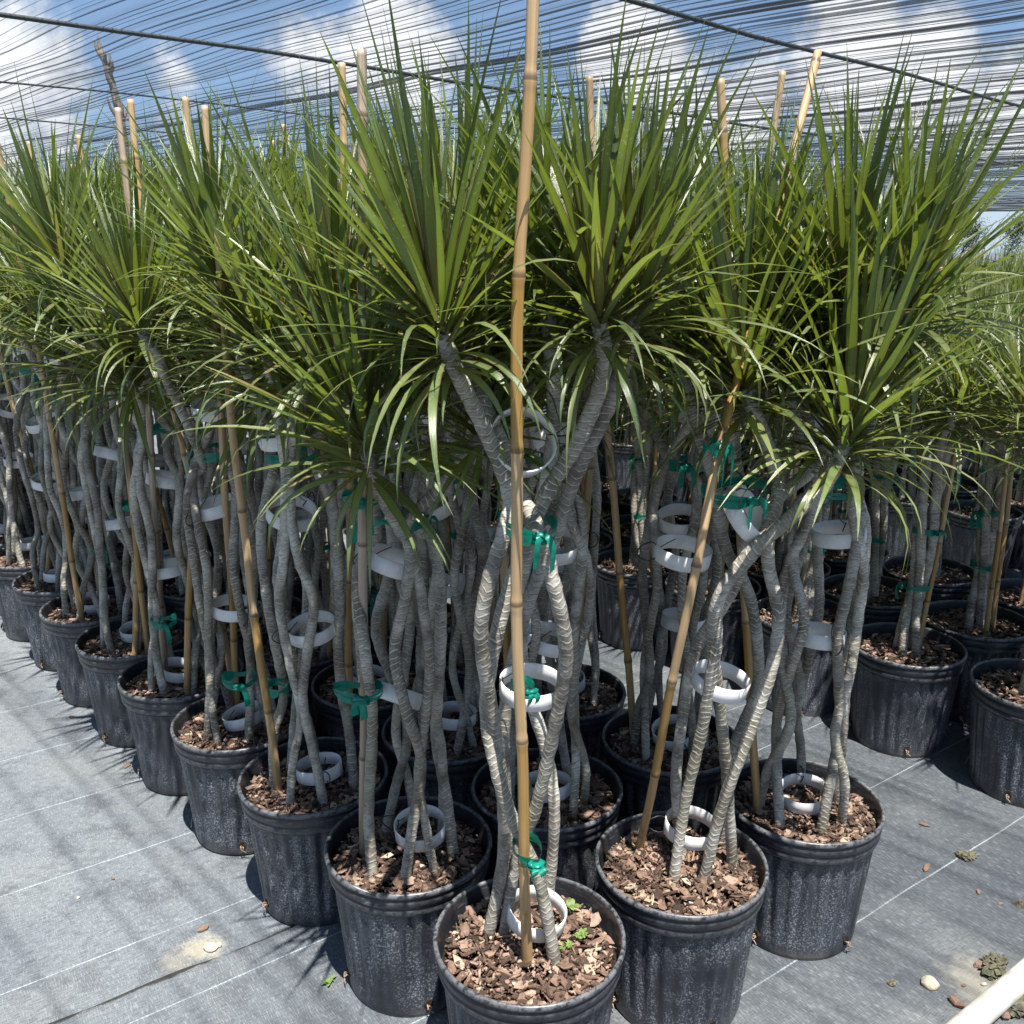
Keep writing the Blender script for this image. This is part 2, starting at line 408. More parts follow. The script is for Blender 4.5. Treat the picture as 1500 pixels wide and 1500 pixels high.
# ------------------------------------------------------------------ mesh builder
class MB:
    def __init__(self):
        self.v, self.f, self.uv, self.mi = [], [], [], []

    def face(self, idx, uvs=None, mi=0):
        self.f.append(tuple(idx))
        self.uv.append(uvs or [(0, 0)] * len(idx))
        self.mi.append(mi)

    def tube(self, pts, rad, seg=10, caps=True, mi=0):
        """rad: number or one radius per point"""
        n = len(pts)
        rr = rad if isinstance(rad, (list, tuple)) else [rad] * n
        tang = []
        for i in range(n):
            d = pts[min(i + 1, n - 1)] - pts[max(i - 1, 0)]
            tang.append(d.normalized())
        ref = Vector((1, 0, 0)) if abs(tang[0].x) < 0.9 else Vector((0, 1, 0))
        nrm = (ref - tang[0] * ref.dot(tang[0])).normalized()
        b0 = len(self.v)
        L = 0.0
        Ls = []
        for i in range(n):
            if i:
                L += (pts[i] - pts[i - 1]).length
                nrm = (nrm - tang[i] * nrm.dot(tang[i])).normalized()
            Ls.append(L)
            bn = tang[i].cross(nrm)
            for k in range(seg):
                a = 2 * PI * k / seg
                self.v.append(pts[i] + (nrm * math.cos(a) + bn * math.sin(a)) * rr[i])
        for i in range(n - 1):
            for k in range(seg):
                k2 = (k + 1) % seg
                self.face((b0 + i * seg + k, b0 + i * seg + k2, b0 + (i + 1) * seg + k2, b0 + (i + 1) * seg + k),
                          [(k / seg, Ls[i]), ((k + 1) / seg, Ls[i]), ((k + 1) / seg, Ls[i + 1]), (k / seg, Ls[i + 1])], mi)
        if caps:
            self.face([b0 + k for k in reversed(range(seg))], None, mi)
            self.face([b0 + (n - 1) * seg + k for k in range(seg)], None, mi)

    def lathe(self, prof, seg, rfun=None, mi=0, closed=False):
        b0 = len(self.v)
        n = len(prof)
        for (r, z) in prof:
            for k in range(seg):
                a = 2 * PI * k / seg
                q = rfun(r, z, a) if rfun else r
                self.v.append(Vector((q * math.cos(a), q * math.sin(a), z)))
        for i in range(n if closed else n - 1):
            i2 = (i + 1) % n
            for k in range(seg):
                k2 = (k + 1) % seg
                self.face((b0 + i * seg + k, b0 + i * seg + k2, b0 + i2 * seg + k2, b0 + i2 * seg + k), None, mi)
        return b0

    def strip(self, pts, wid, nrm, keel=0.0, mi=0):
        """ribbon of quads: pts along, nrm = width direction per point"""
        b0 = len(self.v)
        n = len(pts)
        for i in range(n):
            w = wid[i] if isinstance(wid, (list, tuple)) else wid
            d = nrm[i] if isinstance(nrm, (list, tuple)) else nrm
            self.v.append(pts[i] - d * (w / 2))
            self.v.append(pts[i] + d * (w / 2))
        for i in range(n - 1):
            a = b0 + 2 * i
            self.face((a, a + 1, a + 3, a + 2), [(0, i / (n - 1)), (1, i / (n - 1)), (1, (i + 1) / (n - 1)), (0, (i + 1) / (n - 1))], mi)

    def mesh(self, name, mats, smooth=True):
        me = bpy.data.meshes.new(name)
        me.from_pydata([tuple(p) for p in self.v], [], self.f)
        ul = me.uv_layers.new(name='UVMap')
        flat = []
        for u in self.uv:
            for q in u:
                flat += [q[0], q[1]]
        ul.data.foreach_set('uv', flat)
        for mm in mats:
            me.materials.append(mm)
        me.polygons.foreach_set('material_index', self.mi)
        me.polygons.foreach_set('use_smooth', [smooth] * len(self.f))
        me.update()
        return me


def put(name, me, parent=None, loc=(0, 0, 0), rot=None, scale=None):
    o = bpy.data.objects.new(name, me)
    COL.objects.link(o)
    o.parent = parent
    o.location = loc
    if rot is not None:
        if isinstance(rot, Quaternion):
            o.rotation_mode = 'QUATERNION'
            o.rotation_quaternion = rot
        else:
            o.rotation_euler = rot
    if scale is not None:
        o.scale = scale
    return o


def tag(o, label=None, cat=None, group=None, kind=None):
    if label:
        o['label'] = label
    if cat:
        o['category'] = cat
    if group:
        o['group'] = group
    if kind:
        o['kind'] = kind
    return o


def copy_tree(o, parent=None):
    c = o.copy()
    COL.objects.link(c)
    c.parent = parent
    for ch in list(o.children):
        copy_tree(ch, c)
    return c


def spline(pts, per=6):
    """Catmull-Rom through pts"""
    out = []
    n = len(pts)
    for i in range(n - 1):
        p0, p1, p2, p3 = pts[max(i - 1, 0)], pts[i], pts[i + 1], pts[min(i + 2, n - 1)]
        for k in range(per):
            s = k / per
            out.append(0.5 * ((2 * p1) + (p2 - p0) * s + (2 * p0 - 5 * p1 + 4 * p2 - p3) * s * s + (3 * p1 - p0 - 3 * p2 + p3) * s ** 3))
    out.append(pts[-1].copy())
    return out


# ------------------------------------------------------------------ pot, rim, mulch
RS = 0.945


def pot_mesh():
    mb = MB()

    def rf(r, z, a):
        amp = 0.0055 * min(1, max(0, (z - 0.012) / 0.05)) * (1 if z < 0.262 else 0)
        c = abs(math.cos(a * 15))
        return r * RS - amp * (1 - c ** 1.4)
    prof = [(0.02, 0.001), (0.134, 0.001), (0.140, 0.005), (0.1425, 0.014)]
    for k in range(1, 12):
        s = k / 11
        prof.append((0.1425 + 0.0225 * s, 0.014 + 0.244 * s))
    prof += [(0.1655, 0.264), (0.160, 0.265)]
    mb.lathe(prof, 180, rf)
    return mb.mesh('pot', [M['pot']])


def rim_mesh(dent=0.0):
    mb = MB()
    prof = [(0.160, 0.2645), (0.1655, 0.2655), (0.1715, 0.267), (0.1735, 0.272), (0.1740, 0.279), (0.1722, 0.2815), (0.1722, 0.2845), (0.1750, 0.287),
            (0.1762, 0.295), (0.1765, 0.301), (0.1742, 0.3035), (0.1745, 0.3065), (0.1785, 0.309), (0.1803, 0.314), (0.1790, 0.3195), (0.1755, 0.3215),
            (0.1722, 0.3200), (0.1708, 0.3150), (0.1690, 0.300), (0.1650, 0.270), (0.1635, 0.2645)]

    def rf(r, z, a):
        d = math.exp(-((a - 4.4) / 0.16) ** 2)
        return r * RS * (1 + 0.006 * math.sin(2 * a + 1) + 0.004 * math.sin(3 * a)) - dent * d * (0.3 if z < 0.29 else 1)
    mb.lathe(prof, 120, rf, closed=True)
    if dent:
        for v in mb.v:
            a = math.atan2(v.y, v.x) % (2 * PI)
            v.z -= dent * 1.0 * math.exp(-((a - 4.4) / 0.16) ** 2) * (1 if v.z > 0.29 else 0.3)
    return mb.mesh('rim', [M['rim']])


def add_chip(mb, rnd, c, ln, wd, th, tilt=0.5, mi=0, q=None):
    n = rnd.randint(5, 7)
    if q is None:
        ax = Vector((rnd.uniform(-1, 1), rnd.uniform(-1, 1), 0)).normalized()
        q = Quaternion(ax, rnd.gauss(0, tilt)) @ Quaternion((0, 0, 1), rnd.uniform(0, 2 * PI))
    ang = sorted((k + rnd.uniform(-0.33, 0.33)) * 2 * PI / n for k in range(n))
    rr = [rnd.uniform(0.72, 1.1) for _ in range(n)]
    b0 = len(mb.v)
    bend = rnd.uniform(-0.3, 0.3)
    for lev, sc in ((-1, 0.9), (0.15, 1.0), (1, 0.78)):
        for a, r in zip(ang, rr):
            x, y = math.cos(a) * r * ln / 2 * sc, math.sin(a) * r * wd / 2 * sc
            zz = lev * th / 2 * rnd.uniform(0.7, 1.2) + bend * ln * (x / ln * 2) ** 2 * 0.5
            mb.v.append(c + q @ Vector((x, y, zz)))
    for lv in (0, 1):
        for k in range(n):
            k2 = (k + 1) % n
            mb.face((b0 + lv * n + k, b0 + lv * n + k2, b0 + (lv + 1) * n + k2, b0 + (lv + 1) * n + k), None, mi)
    mb.face([b0 + k for k in reversed(range(n))], None, mi)
    mb.face([b0 + 2 * n + k for k in range(n)], None, mi)


def mulch_mesh(seed, nch):
    rnd = random.Random(seed)
    mb = MB()
    # soil bed
    b = []
    rings = [0.0, 0.05, 0.09, 0.125, 0.1545]
    for i, r in enumerate(rings):
        row = []
        for k in range(36 if i else 1):
            a = 2 * PI * k / 36
            row.append(len(mb.v))
            mb.v.append(Vector((r * math.cos(a), r * math.sin(a), SOIL - 0.012 + 0.012 * (1 - (r / 0.155) ** 2) + rnd.uniform(-0.003, 0.003))))
        b.append(row)
    for k in range(36):
        mb.face((b[0][0], b[1][k], b[1][(k + 1) % 36]), None, 1)
    for i in range(1, 4):
        for k in range(36):
            k2 = (k + 1) % 36
            mb.face((b[i][k], b[i + 1][k], b[i + 1][k2], b[i][k2]), None, 1)
    for i in range(nch):
        r = 0.150 * math.sqrt(rnd.random())
        a = rnd.uniform(0, 2 * PI)
        big = rnd.random()
        ln = rnd.uniform(0.008, 0.020) if big < 0.62 else rnd.uniform(0.022, 0.042)
        wd = ln * rnd.uniform(0.28, 0.75)
        if rnd.random() < 0.14:
            ln, wd = rnd.uniform(0.03, 0.055), rnd.uniform(0.003, 0.007)
        r = min(r, 0.153 - ln * 0.36)
        th = rnd.uniform(0.002, 0.0055)
        z = SOIL - 0.006 + 0.012 * (1 - (r / 0.155) ** 2) + rnd.uniform(0, 0.015)
        add_chip(mb, rnd, Vector((r * math.cos(a), r * math.sin(a), z)), ln, wd, th, 0.38)
    for i in range(nch // 2):              # fines and fibres between the chips
        r = 0.149 * math.sqrt(rnd.random())
        a = rnd.uniform(0, 2 * PI)
        ln = rnd.uniform(0.004, 0.010)
        z = SOIL + 0.002 + 0.012 * (1 - (r / 0.155) ** 2) + rnd.uniform(0, 0.010)
        add_chip(mb, rnd, Vector((r * math.cos(a), r * math.sin(a), z)), ln, ln * rnd.uniform(0.2, 0.8), 0.002, 0.5)
    return mb.mesh('mulch', [M['chip'], M['soil']], smooth=False)


def hole_mesh():
    rnd = random.Random(3)
    mb = MB()
    n = 12
    b0 = len(mb.v)
    for (x, s) in ((0.0, 0.0), (0.0015, 0.75), (0.001, 1.0), (-0.008, 1.05)):
        for k in range(n):
            a = 2 * PI * k / n
            mb.v.append(Vector((x, math.cos(a) * 0.0085 * s * (1 + 0.15 * math.sin(3 * a)), math.sin(a) * 0.0115 * s)))
    for i in range(3):
        for k in range(n):
            k2 = (k + 1) % n
            mb.face((b0 + i * n + k, b0 + i * n + k2, b0 + (i + 1) * n + k2, b0 + (i + 1) * n + k))
    for k in range(3):                    # root ends poking out
        p = Vector((0.0, rnd.uniform(-0.005, 0.005), rnd.uniform(-0.006, 0.004)))
        mb.tube(spline([p, p + Vector((0.008, rnd.uniform(-.006, .006), 0.002)), p + Vector((0.010, rnd.uniform(-.012, .012), -0.010))], 3), 0.0013, 5, mi=1)
    return mb.mesh('drain_hole', [M['hole'], M['chip']])


POT = pot_mesh()
RIMS = [rim_mesh(0.0), rim_mesh(0.012)]
MULCH_NEAR = [mulch_mesh(11, 1100), mulch_mesh(12, 1050), mulch_mesh(13, 1000)]
MULCH_FAR = [mulch_mesh(21, 480), mulch_mesh(22, 480)]
HOLE = hole_mesh()


# ------------------------------------------------------------------ leaves
def crown_mesh(seed, n=78, size=1.0, mat='leaf', segs=8):
    rnd = random.Random(seed)
    mb = MB()
    ga = 2.39996
    for i in range(n):
        s = (i + 0.5) / n                    # 0 innermost, 1 outermost
        az = i * ga + rnd.uniform(-0.25, 0.25)
        f = s / 0.60
        if f < 1:                            # upright fan
            th = R(3 + 50 * f ** 0.95 + rnd.gauss(0, 5))
            L = size * (0.215 + 0.148 * math.sin(PI * min(1, f * 0.75 + 0.18)) + rnd.uniform(-0.05, 0.04)) * rnd.uniform(0.86, 1.14)
            droop = R(2 + 12 * f + rnd.gauss(0, 5))
        else:                                # skirt of older, hanging leaves
            f = (s - 0.60) / 0.40
            th = R(56 + 44 * f + rnd.gauss(0, 8))
            L = size * (0.315 - 0.11 * f + rnd.uniform(-0.06, 0.05))
            droop = R(30 + 52 * f + rnd.gauss(0, 12))
        if s > 0.60 and rnd.random() < 0.35:
            droop += R(rnd.uniform(15, 40))
        W = size * rnd.uniform(0.0115, 0.0192) * (1 if s > 0.08 else 0.6)
        z0 = 0.075 - 0.125 * s
        h = Vector((math.cos(az), math.sin(az), 0))
        side = Vector((-math.sin(az), math.cos(az), 0))
        p = Vector((0, 0, z0)) + h * (0.006 + 0.008 * s)
        twist = rnd.uniform(-0.5, 0.5)
        sway = rnd.gauss(0, 0.07)
        cs = []
        for k in range(segs + 1):
            q = k / segs
            ang = th + droop * (q ** 1.5) * 1.15
            ang = min(ang, R(176))
            d = h * math.sin(ang) + Vector((0, 0, 1)) * math.cos(ang)
            d = (d + side * sway * q).normalized()
            up = (h * -math.cos(ang) + Vector((0, 0, 1)) * math.sin(ang))
            tw = twist * q
            sd = side * math.cos(tw) + up * math.sin(tw)
            nn = sd.cross(d).normalized()
            if q < 0.32:
                w = 0.50 + 0.50 * (q / 0.32) ** 0.8
            else:
                w = max(0.0, 1 - ((q - 0.32) / 0.68) ** 1.25)
            w = W * max(w, 0.03)
            cs.append((p.copy(), sd, nn, w))
            p = p + d * (L / segs)
        b0 = len(mb.v)
        for (c, sd, nn, w) in cs:
            mb.v.append(c - sd * w / 2)
            mb.v.append(c + nn * (w * 0.13))
            mb.v.append(c + sd * w / 2)
        for k in range(segs):
            a = b0 + 3 * k
            v0, v1 = k / segs, (k + 1) / segs
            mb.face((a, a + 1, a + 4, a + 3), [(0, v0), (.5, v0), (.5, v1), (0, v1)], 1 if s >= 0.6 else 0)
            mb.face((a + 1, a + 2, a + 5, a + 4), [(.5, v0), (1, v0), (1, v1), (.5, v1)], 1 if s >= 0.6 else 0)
    return mb.mesh('leaf_crown', [M[mat], M['leaf_old_sunlit']])


CROWNS = [crown_mesh(100 + k, 94 + 6 * (k % 3), 1.0 - 0.04 * (k % 2), 'leaf') for k in range(6)]
CROWNS_P = [crown_mesh(200 + k, 74 + 4 * (k % 3), 0.98, 'leaf_pale') for k in range(4)]


# ------------------------------------------------------------------ canes
def stem_mesh(pts, r0, r1, seed, seg=12, per=9):
    rnd = random.Random(seed)
    sp = spline(pts, per)
    n = len(sp)
    rad = []
    ph = rnd.uniform(0, 6)
    for i in range(n):
        s = i / (n - 1)
        r = r0 + (r1 - r0) * s
        r *= 1 + 0.05 * math.sin(i * 1.9 + ph) + 0.045 * rnd.uniform(-1, 1)
        if i < 4:
            r *= 1.16 - 0.04 * i
        rad.append(r)
    mb = MB()
    mb.tube(sp, rad, seg)
    return mb.mesh('stem', [M['stem']]), sp


def ring_mesh():
    mb = MB()
    r, h, th = 0.053, 0.0145, 0.0024
    mb.lathe([(r, -h), (r + 0.0004, h), (r - 0.001, h + 0.0008), (r - th, h), (r - th, -h), (r - 0.001, -h - 0.0008)], 56, closed=True)
    return mb.mesh('spacer_ring', [M['white']])


def cable_tie_mesh():
    mb = MB()
    pts = []
    for k in range(15):
        a = 2 * PI * k / 14
        pts.append(Vector((0.068 + 0.020 * math.cos(a), 0.004 * math.sin(2 * a), 0.019 * math.sin(a))))
    mb.tube(pts, 0.0013, 6, caps=False)
    mb.tube([Vector((0.048, 0, 0.008)), Vector((0.035, 0.006, 0.022)), Vector((0.025, 0.014, 0.034))], 0.0010, 5)
    return mb.mesh('cable_tie', [M['black']])


RING = ring_mesh()
CTIE = cable_tie_mesh()


def ribbon_mesh(seed, rx, ry, tails=2, tail_len=0.07):
    rnd = random.Random(seed)
    mb = MB()
    n = 28
    for lay in range(2):
        b0 = len(mb.v)
        t0 = rnd.uniform(-0.12, 0.12)
        for k in range(n + 1):
            a = 2 * PI * k / n
            w = 0.0058 * (1 + 0.5 * math.sin(3 * a + lay) + 0.2 * rnd.uniform(-1, 1)) * (0.85 if lay else 1)
            e = 1 + 0.02 * lay
            c = Vector((rx * e * math.cos(a), ry * e * math.sin(a), 0.006 * math.sin(a * 2 + lay * 2) + t0 * rx * math.cos(a)))
            mb.v.append(c - Vector((0, 0, w)))
            mb.v.append(c * 1.02 + Vector((0, 0, w)))
        for k in range(n):
            a = b0 + 2 * k
            mb.face((a, a + 2, a + 3, a + 1))
    kx, ky = rx * 0.25, -ry - 0.004
    knot = Vector((kx, ky, 0))
    for k in range(3):                        # knot
        a = 2 * PI * k / 3
        mb.tube(spline([knot + Vector((-0.010, 0, 0.008 * math.sin(a))), knot + Vector((0, -0.007, 0.006 * math.cos(a))), knot + Vector((0.010, 0, -0.008 * math.sin(a)))], 3), 0.0045, 6)
    for k in range(tails):
        s = -1 if k % 2 else 1
        L = tail_len * rnd.uniform(0.7, 1.3)
        o = rnd.uniform(0.2, 0.9)
        pts = [knot, knot + Vector((s * L * 0.25 * o, -0.010, L * 0.12)), knot + Vector((s * L * 0.5 * o, -0.014, -L * 0.25)), knot + Vector((s * L * 0.55 * o, -0.010, -L))]
        pts = spline(pts, 4)
        m_ = len(pts)
        nr = []
        for i in range(m_):
            tw = rnd.uniform(-0.2, 0.2) + 0.9 * i / m_
            nr.append(Vector((math.cos(tw), math.sin(tw) * 0.6, 0.25)).normalized())
        mb.strip(pts, [0.006 + 0.006 * min(1, i / 4) for i in range(m_)], nr)
    return mb.mesh('tie_ribbon', [M['ribbon']])


RIB_BIG = [ribbon_mesh(31, 0.052, 0.050, 2, 0.06), ribbon_mesh(32, 0.056, 0.048, 2, 0.045)]
RIB_SMALL = [ribbon_mesh(33, 0.034, 0.028, 1, 0.045), ribbon_mesh(34, 0.030, 0.026, 2, 0.06)]
RIB_TINY = ribbon_mesh(35, 0.020, 0.022, 2, 0.022)
RIB_WIDE = ribbon_mesh(36, 0.036, 0.024, 2, 0.03)


def stake_mesh(pts, r=0.0088, seed=1, mat='bamboo', per=40):
    rnd = random.Random(seed)
    sp = spline(pts, 4)
    # resample evenly every ~1 cm so the nodes keep their places
    seg = [0.0]
    for i in range(1, len(sp)):
        seg.append(seg[-1] + (sp[i] - sp[i - 1]).length)
    L = seg[-1]
    n = max(8, int(L / 0.0098))
    out, rad = [], []
    j = 0
    for i in range(n + 1):
        d = L * i / n
        while j < len(seg) - 2 and seg[j + 1] < d:
            j += 1
        f = (d - seg[j]) / max(1e-6, seg[j + 1] - seg[j])
        kink = 0.0015 * math.sin(d / 0.235 * PI * 2 * 0.5 + seed)
        out.append(sp[j].lerp(sp[j + 1], f) + Vector((kink, 0, 0)))
        fr = (d / 0.235) % 1.0
        k = math.exp(-((fr - 0.02) / 0.025) ** 2) + math.exp(-((fr - 1.0) / 0.02) ** 2)
        rad.append(r * (1.04 - 0.18 * d / L) * (1 + 0.22 * k - (0.06 if 0.05 < fr < 0.10 else 0)))
    mb = MB()
    mb.tube(out, rad, 10)
    return mb.mesh('stake', [M[mat]])


# ------------------------------------------------------------------ potted plants
def base_parts(root, near, rnd, holes=True):
    p = put('pot', POT, root)
    put('rim', RIMS[0], p)
    if holes:
        for k in range(4):
            a = k * PI / 2 + 0.4
            put('drain_hole', HOLE, p, (0.1362 * math.cos(a), 0.1362 * math.sin(a), 0.034), (0, 0, a))
    m = put('mulch', (rnd.choice(MULCH_NEAR) if near else rnd.choice(MULCH_FAR)), root, (0, 0, 0), (0, 0, rnd.uniform(0, 6.28)))
    m['kind'] = 'stuff'
    return p


def crown_at(root, p, d, mesh, rnd, sc=1.0):
    d = (d.normalized() * 0.55 + Vector((0, 0, 1)) * 0.6).normalized()
    q = d.to_track_quat('Z', 'Y') @ Quaternion((0, 0, 1), rnd.uniform(0, 2 * PI))
    return put('leaf_crown', mesh, root, p, q, (sc, sc, sc))


def add_ring(root, p, q, spin):
    r = put('spacer_ring', RING, root, p, q @ Quaternion((0, 0, 1), spin))
    put('cable_tie', CTIE, r)
    return r


def cage_template(seed, n=6):
    rnd = random.Random(seed)
    root = put('potted_dracaena', None)
    root.empty_display_size = 0.1
    base_parts(root, True, rnd)
    a0 = rnd.uniform(0, 2 * PI)
    pin = rnd.uniform(1.0, 1.08)
    ends = []
    for k in range(n):
        th0 = a0 + 2 * PI * k / n + rnd.uniform(-0.1, 0.1)
        s = 1 if k % 2 else -1
        zt = rnd.uniform(1.16, 1.38) if k % 3 else rnd.uniform(1.30, 1.45)
        flare = rnd.uniform(0.09, 0.20)
        amp = rnd.choice((0.5, 0.6, 0.75, 1.05)) * rnd.uniform(0.9, 1.1)
        pts = []
        for (z, r, ph) in ((0.265, 0.088, 0.0), (0.40, 0.083, 0.35), (0.52, 0.070, 0.86), (0.64, 0.070, 0.35), (0.76, 0.080, 0.0),
                           (0.88, 0.078, 0.45), (0.98, 0.066, 0.86), (pin, 0.044, 0.55)):
            th = th0 + s * (2 * PI / n) * amp * ph + rnd.uniform(-0.06, 0.06)
            rr = r * rnd.uniform(0.93, 1.10)
            pts.append(Vector((rr * math.cos(th), rr * math.sin(th), z + (rnd.uniform(-0.02, 0.02) if z > 0.3 else 0))))
        th = th0 + s * 0.15 + rnd.uniform(-0.5, 0.5)
        m1 = (pin * 0.55 + zt * 0.45)
        rm = 0.044 + (flare - 0.044) * 0.42
        pts.append(Vector((rm * math.cos(th), rm * math.sin(th), m1)))
        pts.append(Vector((flare * math.cos(th), flare * math.sin(th), zt)))
        ends.append(pts[-1])
        if k >= 6:                           # spare canes lean into a neighbour's crown
            pts[-1] = ends[k - 6] + Vector((0.012, 0.012, -0.03))
            pts[-2] = pts[-3].lerp(pts[-1], 0.5)
        me, sp = stem_mesh(pts, rnd.uniform(0.0088, 0.0114), 0.0115, seed * 31 + k)
        put('stem', me, root)
        if k < 6:
            crown_at(root, sp[-1], sp[-1] - sp[-6], CROWNS[rnd.randrange(6)], rnd, rnd.uniform(0.88, 1.04))
    for z in (rnd.uniform(0.325, 0.36), rnd.uniform(0.60, 0.72), rnd.uniform(0.86, 0.95), rnd.uniform(1.10, 1.17)):
        tl = Quaternion(Vector((rnd.uniform(-1, 1), rnd.uniform(-1, 1), 0)).normalized(), rnd.uniform(0.05, 0.65) * (0.35 if z < 0.4 else 1))
        add_ring(root, Vector((rnd.uniform(-.02, .02), rnd.uniform(-.02, .02), z)), tl, rnd.uniform(0, 6.28))
    put('tie_ribbon', RIB_BIG[seed % 2], root, (0, 0, pin), (0, 0, rnd.uniform(0, 6.28)))
    return root


def braid_template(seed, n=4):
    rnd = random.Random(seed)
    root = put('braided_dracaena', None)
    root.empty_display_size = 0.1
    base_parts(root, False, rnd)
    a0 = rnd.uniform(0, 2 * PI)
    tw = rnd.choice((-1, 1)) * rnd.uniform(2.2, 3.4)
    top = rnd.uniform(0.86, 0.98)
    lean = Vector((rnd.uniform(-.03, .03), rnd.uniform(-.03, .03), 0))
    for k in range(n):
        th0 = a0 + 2 * PI * k / n
        pts = []
        for i in range(9):
            s = i / 8
            z = 0.265 + (top - 0.265) * s
            r = 0.027 - 0.009 * math.sin(PI * min(1, s * 1.2)) + 0.006 * math.sin(9 * s + k)
            th = th0 + tw * s
            pts.append(Vector((r * math.cos(th), r * math.sin(th), z)) + lean * s)
        zt = top + rnd.uniform(0.04, 0.20)
        fl = rnd.uniform(0.07, 0.13)
        th = th0 + tw + rnd.uniform(-.4, .4)
        pts.append(Vector((fl * math.cos(th), fl * math.sin(th), zt)) + lean)
        me, sp = stem_mesh(pts, rnd.uniform(0.0130, 0.0155), 0.0135, seed * 17 + k, 10, 6)
        put('stem', me, root)
        crown_at(root, sp[-1], sp[-1] - sp[-5], CROWNS_P[rnd.randrange(4)], rnd, rnd.uniform(0.80, 0.98))
    for z in (rnd.uniform(0.44, 0.56), rnd.uniform(0.66, 0.82)):
        put('tie_ribbon', RIB_SMALL[rnd.randrange(2)], root, (lean.x * z, lean.y * z, z), (0, 0, rnd.uniform(0, 6.28)), (1.15, 1.3, 0.8))
    return root


def hand_plant(loc, canes, rings, seed, dent=False):
    """a plant whose canes were measured one by one; canes = (points, crown scale)"""
    rnd = random.Random(seed)
    root = put('potted_dracaena', None)
    root.location = loc
    base_parts(root, True, rnd)
    for k, (pts, sc, ci) in enumerate(canes):
        loc_pts = [p - Vector(loc) for p in pts]
        loc_pts[0].z = 0.262
        me, sp = stem_mesh(loc_pts, 0.0108, 0.0126, seed * 13 + k, 14, 9)
        put('stem', me, root)
        if sc:
            crown_at(root, sp[-1], sp[-1] - sp[-6], CROWNS[ci], rnd, sc)
    for (p, axis, spin) in rings:
        q = Vector(axis).normalized().to_track_quat('Z', 'Y')
        add_ring(root, p - Vector(loc), q, spin)
    return root


def pos(i, j):
    return CORNER + UU * i + VV * j + Vector((-0.011 if i > 0 else 0.0, 0, 0))


ORD = ['', 'second', 'third', 'fourth', 'fifth', 'sixth', 'seventh', 'eighth', 'ninth', 'tenth', 'eleventh', 'twelfth', 'thirteenth', 'fourteenth', 'fifteenth', 'sixteenth', 'seventeenth', 'eighteenth', 'nineteenth', 'twentieth']
G0 = 'tall dracaenas with caged canes in the near block'
rnd = random.Random(5)

plants = {}
# --- the corner plant, measured cane by cane
F0 = pos(0, 0)
g = onz
c_front = [
    ([g(712, 1372), at(737, 1255, 1.44), at(735, 1150, 1.42), at(722, 1050, 1.39), at(705, 940, 1.36), at(714, 860, 1.35), at(740, 775, 1.37), at(746, 722, 1.40), at(715, 640, 1.40), at(676, 560, 1.38), at(648, 492, 1.37)], 1.0, 0),
    ([g(817, 1415), at(790, 1290, 1.37), at(757, 1215, 1.38), at(728, 1130, 1.385), at(712, 1030, 1.41), at(735, 900, 1.42), at(768, 800, 1.43), at(805, 715, 1.42), at(850, 640, 1.42), at(884, 545, 1.42), at(878, 472, 1.41)], 1.0, 1),
    ([g(735, 1378), at(757, 1255, 1.45), at(783, 1190, 1.44), at(805, 1100, 1.42), at(825, 1000, 1.39), at(828, 940, 1.37), at(812, 860, 1.36), at(790, 780, 1.38), at(762, 720, 1.43), at(735, 650, 1.45), at(695, 560, 1.46), at(672, 500, 1.47)], 0.92, 2),
    ([g(755, 1340), at(745, 1230, 1.48), at(738, 1100, 1.48), at(745, 1000, 1.49), at(775, 880, 1.5), at(815, 780, 1.5), at(842, 700, 1.48), at(880, 620, 1.47), at(915, 530, 1.48), at(928, 462, 1.48)], 1.0, 3),
    ([g(800, 1330), at(812, 1200, 1.5), at(800, 1100, 1.52), at(770, 1000, 1.53), at(762, 900, 1.52), at(775, 800, 1.5), at(802, 700, 1.5), at(812, 600, 1.5), at(806, 500, 1.5), at(800, 440, 1.52)], 0.95, 4),
]
r_front = [
    (at(764, 648, 1.43), (0.30, -1.0, 0.62), 0.2), (at(778, 1006, 1.44), (0.05, -0.1, 1), 2.5), (at(786, 1338, 1.437), (0.16, -0.10, 1.0), 1.0)]
pl = hand_plant(F0, c_front, r_front, 7)
tag(pl, 'tall dracaena in the frontmost pot with a yellow bamboo stake crossing in front of it', 'potted plant', G0)
plants[(0, 0)] = pl
put('stake', stake_mesh([g(772, 1416) - F0, at(768, 1230, 1.33) - F0, at(758, 900, 1.30) - F0, at(758, 500, 1.27) - F0, at(783, -40, 1.26) - F0], 0.0090, 2), pl)
put('tie_ribbon', RIB_BIG[0], pl, at(772, 768, 1.40) - F0, (0, 0.05, 0.1), (0.86, 1.25, 1.0))
put('tie_ribbon', RIB_TINY, pl, at(765, 1006, 1.335) - F0, (0, 0.1, 0.4), (0.9, 0.9, 0.8))
put('tie_ribbon', RIB_TINY, pl, at(772, 1243, 1.355) - F0, (0, 0, 0.2), (1.15, 1.6, 0.75))

